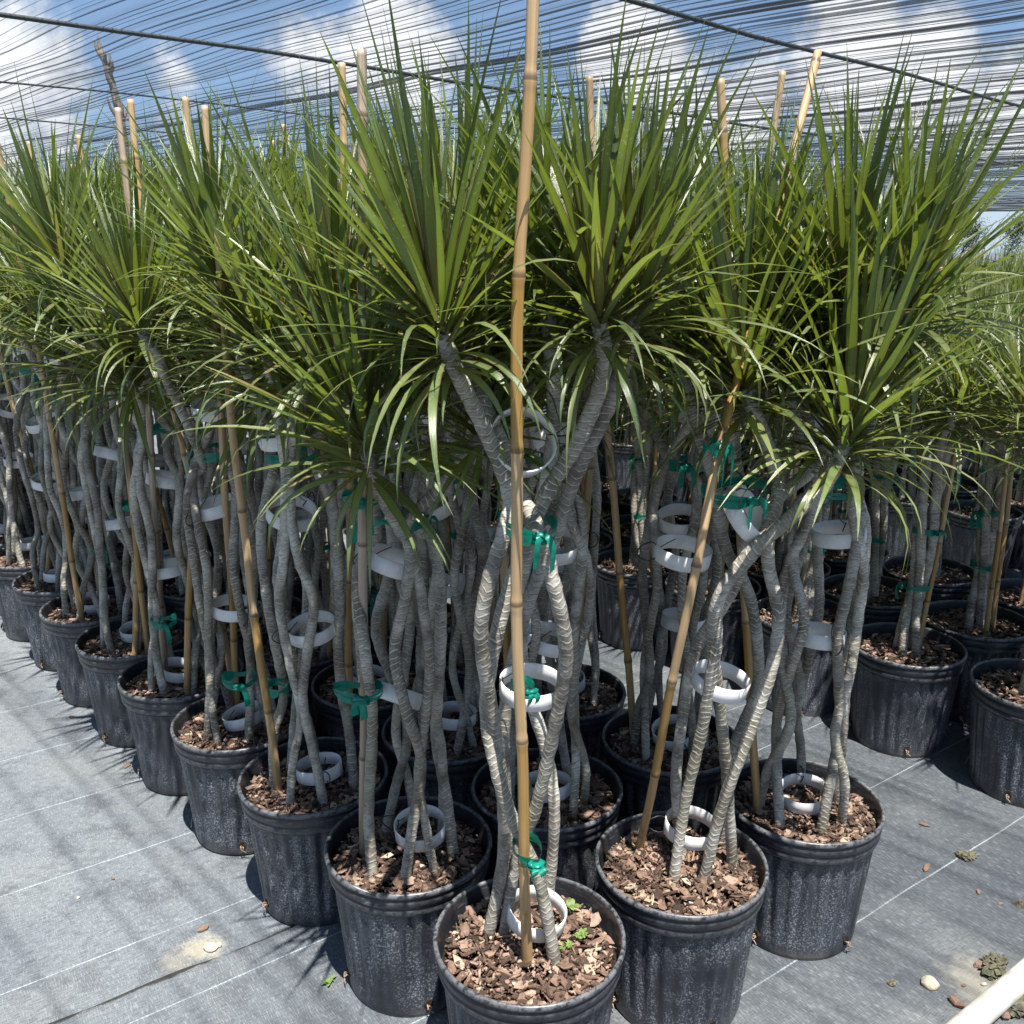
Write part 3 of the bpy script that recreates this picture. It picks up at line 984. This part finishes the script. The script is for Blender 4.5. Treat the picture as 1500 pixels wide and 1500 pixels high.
# --- the plant right of it, its canes leaning out to the right
R1 = pos(0, 1)
c_right = [
    ([g(985, 1295), at(1003, 1180, 1.59), at(1030, 1060, 1.57), at(1048, 950, 1.55), at(1052, 880, 1.55), at(1090, 820, 1.55), at(1150, 765, 1.55), at(1205, 715, 1.56), at(1238, 650, 1.57)], 1.08, 5),
    ([g(1028, 1292), at(1055, 1190, 1.57), at(1095, 1080, 1.56), at(1130, 980, 1.57), at(1140, 900, 1.59), at(1125, 820, 1.6), at(1132, 740, 1.6), at(1185, 690, 1.63), at(1220, 630, 1.66)], 0.95, 1),
    ([g(1075, 1268), at(1065, 1140, 1.61), at(1053, 1020, 1.58), at(1043, 930, 1.55), at(1060, 860, 1.54), at(1110, 800, 1.57), at(1140, 720, 1.6), at(1120, 640, 1.62), at(1090, 570, 1.62)], 1.0, 2),
    ([g(1000, 1255), at(990, 1150, 1.68), at(1000, 1050, 1.7), at(1020, 950, 1.7), at(1075, 860, 1.69), at(1092, 780, 1.67), at(1078, 680, 1.68), at(1065, 580, 1.70), at(1095, 470, 1.72)], 0.95, 0),
    ([g(1055, 1240), at(1075, 1100, 1.7), at(1110, 1000, 1.73), at(1100, 880, 1.73), at(1062, 800, 1.71), at(1045, 700, 1.7), at(1015, 600, 1.7), at(1000, 520, 1.7)], 0.95, 3),
]
r_right = [(at(1012, 1212, 1.66), (0.1, -0.05, 1), 2.0), (at(1055, 998, 1.60), (0.2, -0.1, 1), 0.4), (at(1092, 752, 1.60), (0.75, -0.35, 0.6), 1.0), (at(1000, 810, 1.68), (0.12, -0.12, 1), 2.5)]
pl = hand_plant(R1, c_right, r_right, 9)
tag(pl, 'dracaena just right of the frontmost pot with its bamboo stake slanting to the right', 'potted plant', G0)
plants[(0, 1)] = pl
put('stake', stake_mesh([g(937, 1246) - R1, at(985, 1000, 1.56) - R1, at(1045, 705, 1.54) - R1, at(1118, 400, 1.70) - R1, at(1197, 76, 1.86) - R1], 0.0085, 5), pl)
put('tie_ribbon', RIB_BIG[1], pl, at(1075, 720, 1.60) - R1, (0.1, -0.15, 0.2), (1.0, 1.0, 1.0))
put('tie_ribbon', RIB_SMALL[1], pl, at(1048, 655, 1.56) - R1, (0, 0, 0.5), (0.7, 0.7, 1.1))

# --- the rest of the near block
TEMPL = [cage_template(40 + k, 8 if k % 2 == 0 else 7) for k in range(6)]
free = list(TEMPL)
ROW0 = ['left edge row', 'middle row', 'right edge row']
custom_stakes = {
    (1, 0): ([(533, 1252), (533, 900), (530, 700), (531, 72)], 'bamboo_grey', 1.58),
    (3, 0): ([(348, 1044), (338, 850), (325, 640), (301, 155)], 'bamboo', 2.13),
    (4, 0): ([(243, 992), (228, 780), (217, 600), (173, 158)], 'bamboo_grey', 2.36),
    (0, 2): ([(1110, 1192), (1095, 950), (1078, 650), (1055, 116)], 'bamboo', 1.78),
    (2, 1): ([(510, 1085), (512, 900), (511, 660), (500, 92)], 'bamboo', 2.0),
    (1, 2): ([(930, 1090), (905, 800), (880, 500), (863, 112)], 'bamboo', 2.05),
    (1, 1): ([(745, 1150), (742, 950), (735, 700), (725, 430)], 'bamboo', 1.84),
}
near_labels = {
    (1, 0): 'dracaena left of the frontmost pot, its grey stake topped with a flat cut end',
    (0, 2): 'dracaena in the rightmost pot of the near block beside the open mat',
    (1, 1): 'dracaena directly behind the frontmost plant, seen between its crossing canes',
    (1, 2): 'dracaena right behind the one with the slanting stake, its pot deep in shade',
    (2, 0): 'dracaena third pot along the left edge row, a white ring lying on its mulch',
    (3, 0): 'dracaena fourth along the left edge row with white ring and green ribbon at pot level',
    (4, 0): 'dracaena fifth along the left edge row with a tall grey stake leaning left',
}
count = 0
STK = [stake_mesh([Vector((0, 0, 0)), Vector((0.01, 0.0, 0.7)), Vector((-0.005, 0.01, 1.27))], 0.0088, 20 + k, 'bamboo' if k < 2 else 'bamboo_grey') for k in range(3)]


def in_view(p, z0, z1, margin):
    """anything of a plant at p between the heights z0 and z1 inside the picture"""
    if p.y < 0.6:
        return False
    for z in (z0, (z0 + z1) / 2, z1):
        up = z - CAM_H
        dz = p.y * CP - up * SP
        x = 750 + FPX * p.x / dz
        m_ = FPX * margin / dz
        if -m_ < x < 1500 + m_:
            return True
    return False


for i in range(0, 17):
    for j in range(0, 3):
        if (i, j) in plants:
            continue
        p = pos(i, j) + Vector((rnd.uniform(-.008, .008), rnd.uniform(-.008, .008), 0))
        if not in_view(p, 0.3, 1.4, 0.42):
            continue
        if free:
            o = free.pop()
        else:
            o = copy_tree(rnd.choice(TEMPL))
        o.location = p
        o.rotation_euler = (0, 0, rnd.uniform(0, 2 * PI))
        o.scale = (1, 1, 1)
        plants[(i, j)] = o
        if (i, j) in near_labels:
            lab = near_labels[(i, j)]
        else:
            lab = 'caged dracaena in the %s of the near block, %s from front' % (ROW0[j], ORD[i])
        tag(o, lab, 'potted plant', G0)
        rz = o.rotation_euler.z
        rot = Matrix.Rotation(-rz, 3, 'Z')
        if (i, j) in custom_stakes:
            px, mt, Y = custom_stakes[(i, j)]
            b = onz(px[0][0], px[0][1], SOIL)
            n_ = len(px)
            pts = [b] + [at(x, y, b.y + (Y - b.y) * min(1, (k + 1) / 2)) for k, (x, y) in enumerate(px[1:])]
            pts = [rot @ (q - p) for q in pts]
            put('stake', stake_mesh(pts, 0.0088, i * 3 + j, mt), o)
        elif rnd.random() < 0.75:
            a = rnd.uniform(0, 6.28)
            r_ = rnd.uniform(0.07, 0.11)
            put('stake', STK[rnd.randrange(3)], o, (r_ * math.cos(a), r_ * math.sin(a), 0.26), (rnd.uniform(-.05, .05), rnd.uniform(-.05, .05), a))
            put('tie_ribbon', RIB_SMALL[rnd.randrange(2)], o, (r_ * math.cos(a) * 0.85, r_ * math.sin(a) * 0.85, rnd.uniform(0.5, 0.8)), (0, 0, rnd.uniform(0, 6)), (0.9, 0.9, 0.9))

o = plants[(1, 2)]
rot = Matrix.Rotation(-o.rotation_euler.z, 3, 'Z')
put('stake', stake_mesh([rot @ (q - o.location) for q in (onz(992, 1062, SOIL), at(1060, 620, 2.12), at(1147, 105, 2.16))], 0.0085, 77, 'bamboo'), o)

# dented rim on the pot left of the corner
for ch in plants[(1, 0)].children:
    if ch.name.startswith('pot'):
        ch.rotation_euler = (0, 0, -plants[(1, 0)].rotation_euler.z - 0.06)
        for c2 in ch.children:
            if c2.name.startswith('rim'):
                c2.data = RIMS[1]

# green ribbons measured on the left hand plants
for (key, x, y, dY, sx) in (((1, 0), 530, 730, -0.07, 1.1), ((1, 0), 525, 1012, -0.06, 1.25), ((3, 0), 350, 995, -0.08, 1.2), ((4, 0), 240, 910, -0.08, 1.0)):
    o = plants[key]
    q = at(x, y, o.location.y + dY)
    rot = Matrix.Rotation(-o.rotation_euler.z, 3, 'Z')
    put('tie_ribbon', RIB_SMALL[1] if y < 800 else (RIB_WIDE if y > 1000 else RIB_SMALL[0]), o, rot @ (q - o.location), (0, 0, -o.rotation_euler.z), (sx, sx, 1))

# small weeds in the corner pot
def weed_mesh(seed, n, s):
    r_ = random.Random(seed)
    mb = MB()
    for k in range(n):
        a = r_.uniform(0, 6.28)
        d = Vector((math.cos(a), math.sin(a), 0))
        b = Vector((r_.uniform(-.008, .008), r_.uniform(-.008, .008), 0))
        pts = [b, b + Vector((0, 0, 0.010 * s)) + d * 0.003 * s, b + Vector((0, 0, 0.016 * s)) + d * 0.010 * s, b + Vector((0, 0, 0.014 * s)) + d * 0.019 * s]
        sp = spline(pts, 3)
        side = Vector((-d.y, d.x, 0.1)).normalized()
        m_ = len(sp)
        mb.strip(sp, [0.0015 + 0.008 * s * max(0, math.sin(PI * max(0, i / (m_ - 1) - 0.25) / 0.75)) for i in range(m_)], side)
    return mb.mesh('weed', [M['weed']])


put('weed', weed_mesh(1, 22, 0.5), plants[(0, 0)], onz(850, 1372, 0.30) - F0)
put('weed', weed_mesh(2, 16, 0.42), plants[(0, 0)], onz(828, 1388, 0.30) - F0)
put('weed', weed_mesh(3, 5, 1.0), plants[(0, 0)], onz(832, 1335, 0.30) - F0)

# --- braided plants across the aisles
BT = [braid_template(70 + k, 4 + k % 2) for k in range(4)]
freeb = list(BT)
BROW = ['front row', 'middle row', 'back row']
nb = 0
for blk in (1, 2, 3, 4):
    for j in range(3):
        seen = 0
        for i in range(-6, 26):
            p = pos(i, 4.68 * blk + j) + Vector((rnd.uniform(-.01, .01), rnd.uniform(-.01, .01), 0))
            far = 6.6 if blk == 1 else 8.5
            if p.y > far or not in_view(p, 0.25, 1.0, 0.35):
                continue
            # hidden wholly behind the near block
            x = 750 + FPX * p.x / (p.y * CP + 0.4 * SP)
            if x < (380 if blk == 1 else 850):
                continue
            if freeb:
                o = freeb.pop()
            else:
                o = copy_tree(rnd.choice(BT))
            o.location = p
            o.rotation_euler = (0, 0, rnd.uniform(0, 6.28))
            nb += 1
            if blk == 1:
                num = 'first' if seen == 0 else ORD[seen]
                tag(o, 'braided dracaena in the %s across the aisle, %s from the right' % (BROW[j], num), 'potted plant', 'braided dracaenas across the aisle')
            else:
                tag(o, 'braided dracaena in the distant blocks beyond the second aisle', 'potted plant', 'braided dracaenas in the distant blocks')
            seen += 1
            if rnd.random() < 0.85:
                a = rnd.uniform(0, 6.28)
                put('stake', STK[rnd.randrange(3)], o, (0.055 * math.cos(a), 0.055 * math.sin(a), 0.26), (rnd.uniform(-.06, .06), rnd.uniform(-.06, .06), a), (0.9, 0.9, rnd.uniform(0.7, 0.92)))
print('plants', len(plants), 'braided', nb)

# ------------------------------------------------------------------ ground
W_SEAM = 1.766
NG = Vector((-0.570, 0.822, 0))
AG = Vector((0.822, 0.570, 0))
mb = MB()
S = 150
for (x, y) in ((-S, -S), (S, -S), (S, S), (-S, S)):
    mb.v.append(Vector((x, y, 0)))
mb.face((0, 1, 2, 3))
tag(put('ground', mb.mesh('ground', [M['ground']], False)), kind='structure')
# the front mat overlaps the rear one along a seam, its edge slightly lifted
r_ = random.Random(8)
mb = MB()
na = 260
edge = []
for k in range(na + 1):
    a = -3.0 + 7.0 * k / na
    jit = 0.006 * math.sin(a * 7) + 0.004 * math.sin(a * 19 + 1)
    lift = 0.009 + 0.004 * math.sin(a * 5 + 2) + r_.uniform(0, 0.0012)
    row = []
    for (w, z) in ((-2.5, 0.004), (W_SEAM - 0.25, 0.004), (W_SEAM - 0.06 + jit, 0.0045), (W_SEAM - 0.02 + jit, 0.004 + lift * 0.6), (W_SEAM + jit, 0.004 + lift), (W_SEAM + 0.001 + jit, 0.003 + lift), (W_SEAM - 0.012 + jit, 0.0025)):
        row.append(len(mb.v))
        q = AG * a + NG * w
        mb.v.append(Vector((q.x, q.y, z)))
    edge.append(row)
for k in range(na):
    for c in range(6):
        mb.face((edge[k][c], edge[k + 1][c], edge[k + 1][c + 1], edge[k][c + 1]))
tag(put('ground_mat', mb.mesh('ground_mat', [M['ground_front']])), kind='structure')


def gz(p):
    return 0.0045 if p.x * NG.x + p.y * NG.y < W_SEAM - 0.01 else 0.0005


# ------------------------------------------------------------------ loose things on the mat
def one_chip(seed, ln, wd, th):
    r_ = random.Random(seed)
    mb = MB()
    add_chip(mb, r_, Vector((0, 0, th * 0.6)), ln, wd, th, 0.05, q=Quaternion((0, 0, 1), r_.uniform(0, 6.28)))
    return mb.mesh('bark_chip', [M['chip']], False)


chips = [
    (297, 1361, 0.030, 'flat brown bark chip lying just behind the sandy stain on the left mat'),
    (165, 1286, 0.014, 'tiny dark bark crumb alone in the middle of the left mat'),
    (105, 1050, 0.020, 'bark chip on the mat among leaf shadows at far left'),
    (275, 1424, 0.030, 'bark sliver lying on the seam between the two mats'),
    (215, 1452, 0.022, 'dark bark chip in the lower part of the mat seam'),
    (186, 1122, 0.028, 'bark chip tucked against the base of a left row pot'),
    (1354, 1210, 0.024, 'reddish bark chip alone on the right mat, farthest from the camera'),
    (1357, 1273, 0.034, 'long dark bark chip lying on the white thread of the right mat'),
    (1433, 1308, 0.022, 'curled pinkish bark chip on the right mat near the picture edge'),
    (1466, 1325, 0.016, 'small orange bark flake on the right mat near the picture edge'),
    (1437, 1415, 0.034, 'orange bark chip beside the moss clump above the white pipe'),
    (1400, 1472, 0.042, 'large brown bark chip against the left side of the white pipe'),
    (1472, 1488, 0.040, 'orange bark chip lying right of the white pipe in the corner'),
    (1412, 1445, 0.014, 'small dark bark crumb midway between cream stone and white pipe'),
    (1235, 1336, 0.012, 'bark crumb touching the foot of the rightmost near pot'),
]
for k, (x, y, s, lab) in enumerate(chips):
    p = onz(x, y, 0.003)
    tag(put('bark_chip', one_chip(300 + k, s * 1.15, s * 0.55, s * 0.22), None, (p.x, p.y, gz(p))), lab, 'bark chip', 'loose bark chips on the mat')


def lump_mesh(name, seed, s, flat, mat, res=3, rough=0.25):
    import bmesh
    r_ = random.Random(seed)
    bm = bmesh.new()
    bmesh.ops.create_icosphere(bm, subdivisions=res, radius=1)
    off = [Vector((r_.uniform(-1, 1), r_.uniform(-1, 1), r_.uniform(-1, 1))).normalized() for _ in range(14)]
    amp = [r_.uniform(-rough, rough) for _ in off]
    for v in bm.verts:
        d = v.co.normalized()
        f = 1 + sum(a * max(0, d.dot(o) - 0.45) * 1.8 for a, o in zip(amp, off)) + r_.uniform(-.05, .05) * rough * 3
        if mat is M['moss']:
            f *= 1 + r_.uniform(-0.28, 0.28)
        elif res:
            f *= 1 + 0.05 * math.sin(d.x * 9 + 3 * d.z) * math.sin(d.y * 8)
        v.co = Vector((d.x * f * s, d.y * f * s * 0.85, max(d.z * f * s * flat, -s * flat * 0.75)))
    me = bpy.data.meshes.new(name)
    bm.to_mesh(me)
    bm.free()
    me.materials.append(mat)
    me.polygons.foreach_set('use_smooth', [mat is not M['moss']] * len(me.polygons))
    return me


def lump(name, x, y, s, flat, mat, seed, lab, cat, grp=None):
    s *= 0.78
    p = onz(x, y, 0.004)
    me = lump_mesh(name, seed, s, flat, mat, 4 if mat is M['moss'] else 3, 0.55 if mat is M['moss'] else 0.3)
    tag(put(name, me, None, (p.x, p.y, gz(p) + s * flat * 0.7)), lab, cat, grp)


lump('pebble', 1360, 1442, 0.021, 0.62, M['stone'], 1, 'cream limestone pebble alone on the right mat', 'pebble')
lump('pebble', 308, 1388, 0.017, 0.4, M['stone'], 2, 'pale flat pebble half sunk in the sandy stain by the seam', 'pebble')
lump('pebble', 320, 1384, 0.009, 0.5, M['stone'], 3, 'small pale pebble just right of the flat pebble on the sandy stain', 'pebble')
lump('pebble', 115, 1314, 0.006, 0.6, M['stone'], 4, 'tiny white pebble on the left mat above the lower threads', 'pebble')
lump('pebble', 1441, 1443, 0.008, 0.7, M['stone'], 5, 'small grey pebble between the moss clump and the white pipe', 'pebble')
lump('moss_clump', 1417, 1253, 0.026, 0.3, M['moss'], 6, 'grey green moss clump on the white thread of the right mat', 'moss')
lump('moss_clump', 1462, 1416, 0.032, 0.4, M['moss'], 7, 'olive moss clump touching the upper side of the white pipe', 'moss')
lump('moss_clump', 1490, 1472, 0.036, 0.3, M['moss'], 8, 'flat olive moss clump in the corner right of the white pipe', 'moss')
lump('moss_clump', 1494, 1325, 0.018, 0.35, M['moss'], 9, 'dark moss scrap at the right edge of the picture', 'moss')
lump('moss_clump', 1307, 1440, 0.014, 0.2, M['moss'], 10, 'flattened dark moss scrap left of the cream pebble', 'moss')
w = put('weed', weed_mesh(9, 18, 0.55), None, (onz(485, 1440, 0.004).x, onz(485, 1440, 0.004).y, 0.004))
tag(w, 'bright green weed sprouting at the foot of the pot left of the frontmost one', 'weed')

# white pipe in the corner
a_, b_ = onz(1405, 1512, 0.03), onz(1520, 1412, 0.03)
d_ = (b_ - a_).normalized()
mb = MB()
p0, p1 = a_ - d_ * 0.35, a_ + d_ * 1.6
mb.tube([p0 + d_ * (p1 - p0).length * k / 12 for k in range(13)], 0.0242, 28)
tag(put('pvc_pipe', mb.mesh('pvc_pipe', [M['pvc']])), 'white plastic pipe lying across the lower right corner', 'pipe')

# ------------------------------------------------------------------ shade house
CLOTH_Z = 3.3
CABLES = [1.5, 5.1, 8.8, 12.4, 16.0, 19.6, 23.2, 26.8]
U0, U1 = -9.0, 30.0
r_ = random.Random(2)
cs = []                       # (c, pleat number or None, is bottom)
c = -26.0
pl_n = 0
while c < 62:
    cs.append((c, None, 0))
    gap = r_.choice((0.04, 0.06, 0.09, 0.12, 0.17)) * r_.uniform(0.8, 1.25) * (1.0 if -14 < c < 30 else 1.5)
    for q in (0.5,):
        cs.append((c + gap * q, None, 0))
    c += gap
    cs.append((c - 0.006, pl_n, 0))
    cs.append((c, pl_n, 1))
    cs.append((c + 0.006, pl_n, 0))
    c += 0.02
    pl_n += 1
PL = [(r_.uniform(0.2, 1.0), r_.uniform(0, 6.28), r_.uniform(0.05, 0.2), r_.uniform(0, 6.28)) for _ in range(pl_n + 1)]
us = [U0 + (U1 - U0) * k / 72 for k in range(73)]
mb = MB()
for b in us:
    near = min(abs(b - q) for q in CABLES)
    sag = 0.03 * (1 - math.cos(min(near, 1.8) / 1.8 * PI)) / 2
    for (c, pn, bot) in cs:
        wv = 0.010 * math.sin(c * 5.1 + 0.5 * math.sin(b * 0.3)) + 0.006 * math.sin(c * 11.3 + b * 0.08)
        dz, dc = 0.0, 0.0
        if pn is not None:
            am, ph, fq, ph2 = PL[pn]
            dc = 0.012 * math.sin(b * 0.35 + ph2)
            if bot:
                dz = -0.029 * am * (0.6 + 0.4 * math.sin(b * fq + ph)) * min(1, near / 0.6 + 0.6) * (0.45 + 0.55 * min(1, max(0, (c - 1.0) / 6)))
        q = CH * (c + dc) + UH * b
        mb.v.append(Vector((q.x, q.y, CLOTH_Z - sag + wv + dz)))
nc = len(cs)
for i in range(len(us) - 1):
    for k in range(nc - 1):
        a = i * nc + k
        fold = cs[k][1] is not None and cs[k + 1][1] is not None
        mb.face((a, a + 1, a + nc + 1, a + nc), [(cs[k][0], us[i]), (cs[k + 1][0], us[i]), (cs[k + 1][0], us[i + 1]), (cs[k][0], us[i + 1])], 1 if fold else 0)
tag(put('shade_cloth', mb.mesh('shade_cloth', [M['cloth'], M['cloth_fold']])), 'dark see-through shade cloth stretched in folds over the whole nursery', 'shade cloth')
CL = {5.1: 'thick dark cable under the shade cloth at the upper right, nearest overhead', 8.8: 'dark cable crossing the whole sky under the cloth, held by steel posts',
      16.0: 'thin distant cable low under the cloth at upper left', 12.4: 'thin cable under the cloth next behind the one on steel posts'}
for u in CABLES[1:5]:
    mb = MB()
    pts = []
    for k in range(60):
        c = -22 + 80 * k / 59
        q = CH * c + UH * u
        pts.append(Vector((q.x, q.y, CLOTH_Z - 0.035 - 0.03 * math.sin(c * 0.58) ** 2)))
    mb.tube(pts, 0.020 if u < 8 else (0.020 if u < 10 else 0.011), 8)
    tag(put('cable', mb.mesh('cable', [M['rope']])), CL[u], 'cable', 'cables carrying the shade cloth')
for k, (c, lab) in enumerate(((10.9, 'leftmost of the slim grey steel posts rising to the shade cloth cable'), (16.3, 'slim grey steel post second from the left under the cable'),
                              (21.8, 'slim grey steel post farthest right under the shade cloth cable'))):
    q = CH * c + UH * 8.8
    root = put('post', None, None, (q.x, q.y, 0))
    tag(root, lab, 'post', 'steel posts of the shade house')
    mb = MB()
    mb.tube([Vector((0, 0, 0)), Vector((0, 0, 1.5)), Vector((0, 0, CLOTH_Z - 0.05))], 0.036, 14)
    put('pole', mb.mesh('pole', [M['steel']]), root)
    mb = MB()
    mb.tube([Vector((0, 0, CLOTH_Z - 0.17)), Vector((0, 0, CLOTH_Z - 0.06))], 0.052, 14)
    mb.tube([Vector((-0.13, 0, CLOTH_Z - 0.055)), Vector((0.13, 0, CLOTH_Z - 0.055))], 0.02, 8)
    put('bracket', mb.mesh('bracket', [M['rope']]), root)

# ------------------------------------------------------------------ trees beyond the shade house
def limb(mb, p, d, ln, r, depth, r_, tips, wander=0.13):
    pts = [p]
    for k in range(4):
        d = (d + Vector((r_.gauss(0, wander), r_.gauss(0, wander), r_.gauss(0.03, .07)))).normalized()
        pts.append(pts[-1] + d * ln / 4)
    mb.tube(pts, [r * (1 - 0.12 * k) for k in range(5)], 7)
    tips.append(pts[-1])
    if depth:
        for k in range(r_.randint(2, 4)):
            b = pts[r_.randint(2, 4)]
            nd_ = (d + Vector((r_.gauss(0, .55), r_.gauss(0, .55), r_.gauss(0.1, .3)))).normalized()
            limb(mb, b, nd_, ln * r_.uniform(0.45, 0.7), r * 0.55, depth - 1, r_, tips)


def tree(x, y, hgt, seed, lab, leaves=True, grp=None):
    r_ = random.Random(seed)
    root = put('tree', None, None, (x, y, 0))
    tag(root, lab, 'tree', grp)
    mb = MB()
    tips = []
    limb(mb, Vector((0, 0, -0.05)), Vector((0, 0, 1)), hgt * (0.55 if leaves else 0.72), hgt * (0.022 if leaves else 0.012), 3 if leaves else 2, r_, tips, 0.13 if leaves else 0.025)
    put('trunk', mb.mesh('trunk', [M['bark']]), root)
    if leaves:
        mb = MB()
        for tp in tips:
            for k in range(70):
                c = tp + Vector((r_.gauss(0, .09), r_.gauss(0, .09), r_.gauss(0, .08))) * hgt
                a = Vector((r_.uniform(-1, 1), r_.uniform(-1, 1), r_.uniform(-1, 1))).normalized()
                b = a.cross(Vector((r_.uniform(-1, 1), r_.uniform(-1, 1), r_.uniform(-1, 1)))).normalized()
                s = hgt * r_.uniform(0.012, 0.024)
                i0 = len(mb.v)
                mb.v += [c - a * s, c + b * s * 0.5, c + a * s, c - b * s * 0.5]
                mb.face((i0, i0 + 1, i0 + 2, i0 + 3))
        put('crown', mb.mesh('crown', [M['treeleaf']], False), root)
    return root


TG = 'low green trees beyond the shade house'
for k, (px, dist, hg) in enumerate(((1250, 44, 2.2), (1330, 47, 2.3), (1405, 45, 2.4), (1475, 48, 2.3), (1180, 46, 2.2))):
    q = at(px, 355, dist)
    tree(q.x, q.y, hg, 500 + k, 'low green tree on the horizon beyond the shade house at right', True, TG)
q = at(188, 300, 34)
root = put('tree', None, None, (q.x, q.y, 0))
tag(root, 'bare dead tree seen through the shade cloth at upper left', 'tree')
r_ = random.Random(6)
mb = MB()
trunk = spline([Vector((0.1, 0, -0.1)), Vector((0.0, 0, 2.5)), Vector((0.05, 0, 5.0)), Vector((-0.12, 0, 6.6)), Vector((-0.38, 0, 7.5))], 5)
mb.tube(trunk, [0.26 - 0.0095 * k for k in range(len(trunk))], 8)
for k in range(16):
    b = trunk[r_.randint(8, len(trunk) - 2)]
    d = Vector((r_.uniform(-.5, .5), r_.uniform(-.5, .5), 1)).normalized()
    ln = r_.uniform(0.3, 0.9)
    mb.tube(spline([b, b + d * ln * 0.5 + Vector((d.x * .2, d.y * .2, 0)), b + d * ln], 3), [0.085 - 0.010 * i for i in range(7)], 6)
put('trunk', mb.mesh('trunk', [M['bark']]), root)

# ------------------------------------------------------------------ light, sky, camera
w = bpy.data.worlds.new('World')
scene.world = w
w.use_nodes = True
t = w.node_tree
t.nodes.clear()
wo = t.nodes.new('ShaderNodeOutputWorld')
sky = nd(t, 'ShaderNodeTexSky', sky_type='NISHITA')
sky.sun_disc = False
sky.sun_elevation = SUN_EL
sky.sun_rotation = math.atan2(SUN_TO.x, SUN_TO.y)
sky.air_density = 1.0
sky.dust_density = 0.6
sky.ozone_density = 2.0
gen = nd(t, 'ShaderNodeTexCoord').outputs['Generated']
n1 = noise(t, gen, 9.0, 9, 0.62)
n2 = noise(t, gen, 2.3, 4, 0.55)
acc = None
for (x, y, rad, amp) in ((40, 110, 0.075, 1.0), (-40, 150, 0.09, 1.0), (90, 190, 0.04, 0.9), (420, 70, 0.08, 0.58), (590, 95, 0.09, 0.66), (250, 140, 0.06, 0.5), (940, 75, 0.06, 0.95), (1100, 150, 0.07, 0.95),
                         (1010, 150, 0.06, 0.8), (1250, 120, 0.095, 1.0), (1370, 120, 0.09, 1.0), (1490, 150, 0.08, 1.0), (700, 190, 0.07, 0.5)):
    d = ray(x, y).normalized()
    dist = nd(t, 'ShaderNodeVectorMath', {0: gen, 1: tuple(d)}, operation='DISTANCE').outputs['Value']
    f = nd(t, 'ShaderNodeMapRange', {0: dist, 1: rad * 1.15, 2: rad * 0.2, 3: 0.0, 4: amp}).outputs[0]
    acc = f if acc is None else mth(t, 'MAXIMUM', acc, f)
gz_ = nd(t, 'ShaderNodeSeparateXYZ', {0: gen}).outputs[2]
other = mth(t, 'MULTIPLY', step(t, n2, 0.56, 0.70), step(t, gz_, 0.36, 0.55))
acc = mth(t, 'MAXIMUM', acc, mth(t, 'MULTIPLY', other, 0.7))
dens = mth(t, 'ADD', acc, mth(t, 'MULTIPLY', mth(t, 'SUBTRACT', n1, 0.5), 1.9))
cm = step(t, dens, 0.26, 0.66)
hz = step(t, gz_, 0.09, 0.0)
lum = ramp(t, mth(t, 'ADD', mth(t, 'MULTIPLY', n1, 0.7), mth(t, 'MULTIPLY', dens, 0.25)), [(0.35, (3.2, 3.8, 4.7)), (0.60, (8.8, 9.0, 9.3))])
blue = mix(t, 0.5, sky.outputs[0], (1.5, 2.9, 5.6))
col = mix(t, cm, blue, lum)
col = mix(t, mth(t, 'MULTIPLY', hz, 0.35), col, (6.0, 7.2, 8.6))
skyc = None
bg = nd(t, 'ShaderNodeBackground', {'Color': col, 'Strength': 0.056})
t.links.new(bg.outputs[0], wo.inputs[0])

sun = bpy.data.lights.new('sun', 'SUN')
sun.energy = 5.0
sun.angle = R(0.5)
sun.color = (1.0, 0.955, 0.885)
so = bpy.data.objects.new('sun', sun)
COL.objects.link(so)
tos = Vector((SUN_TO.x * math.cos(SUN_EL), SUN_TO.y * math.cos(SUN_EL), math.sin(SUN_EL)))
so.rotation_mode = 'QUATERNION'
so.rotation_quaternion = (-tos).to_track_quat('-Z', 'Y')
so.location = tos * 20

cam = bpy.data.cameras.new('camera')
cam.sensor_width = 36
cam.sensor_fit = 'HORIZONTAL'
cam.lens = 36 * FPX / 1500
cam.clip_start = 0.02
cam.clip_end = 600
co = bpy.data.objects.new('camera', cam)
COL.objects.link(co)
co.location = (0, 0, CAM_H)
co.rotation_euler = (PI / 2 - PITCH, 0, 0)
scene.camera = co

scene.view_settings.view_transform = 'Standard'
scene.view_settings.look = 'None'
scene.view_settings.exposure = 1.42
scene.view_settings.gamma = 1.0
scene.cycles.max_bounces = 6
scene.cycles.diffuse_bounces = 3
scene.cycles.glossy_bounces = 2
scene.cycles.transmission_bounces = 4
scene.cycles.use_adaptive_sampling = True
scene.cycles.adaptive_threshold = 0.02
scene.cycles.transparent_max_bounces = 12
scene.cycles.use_denoising = True
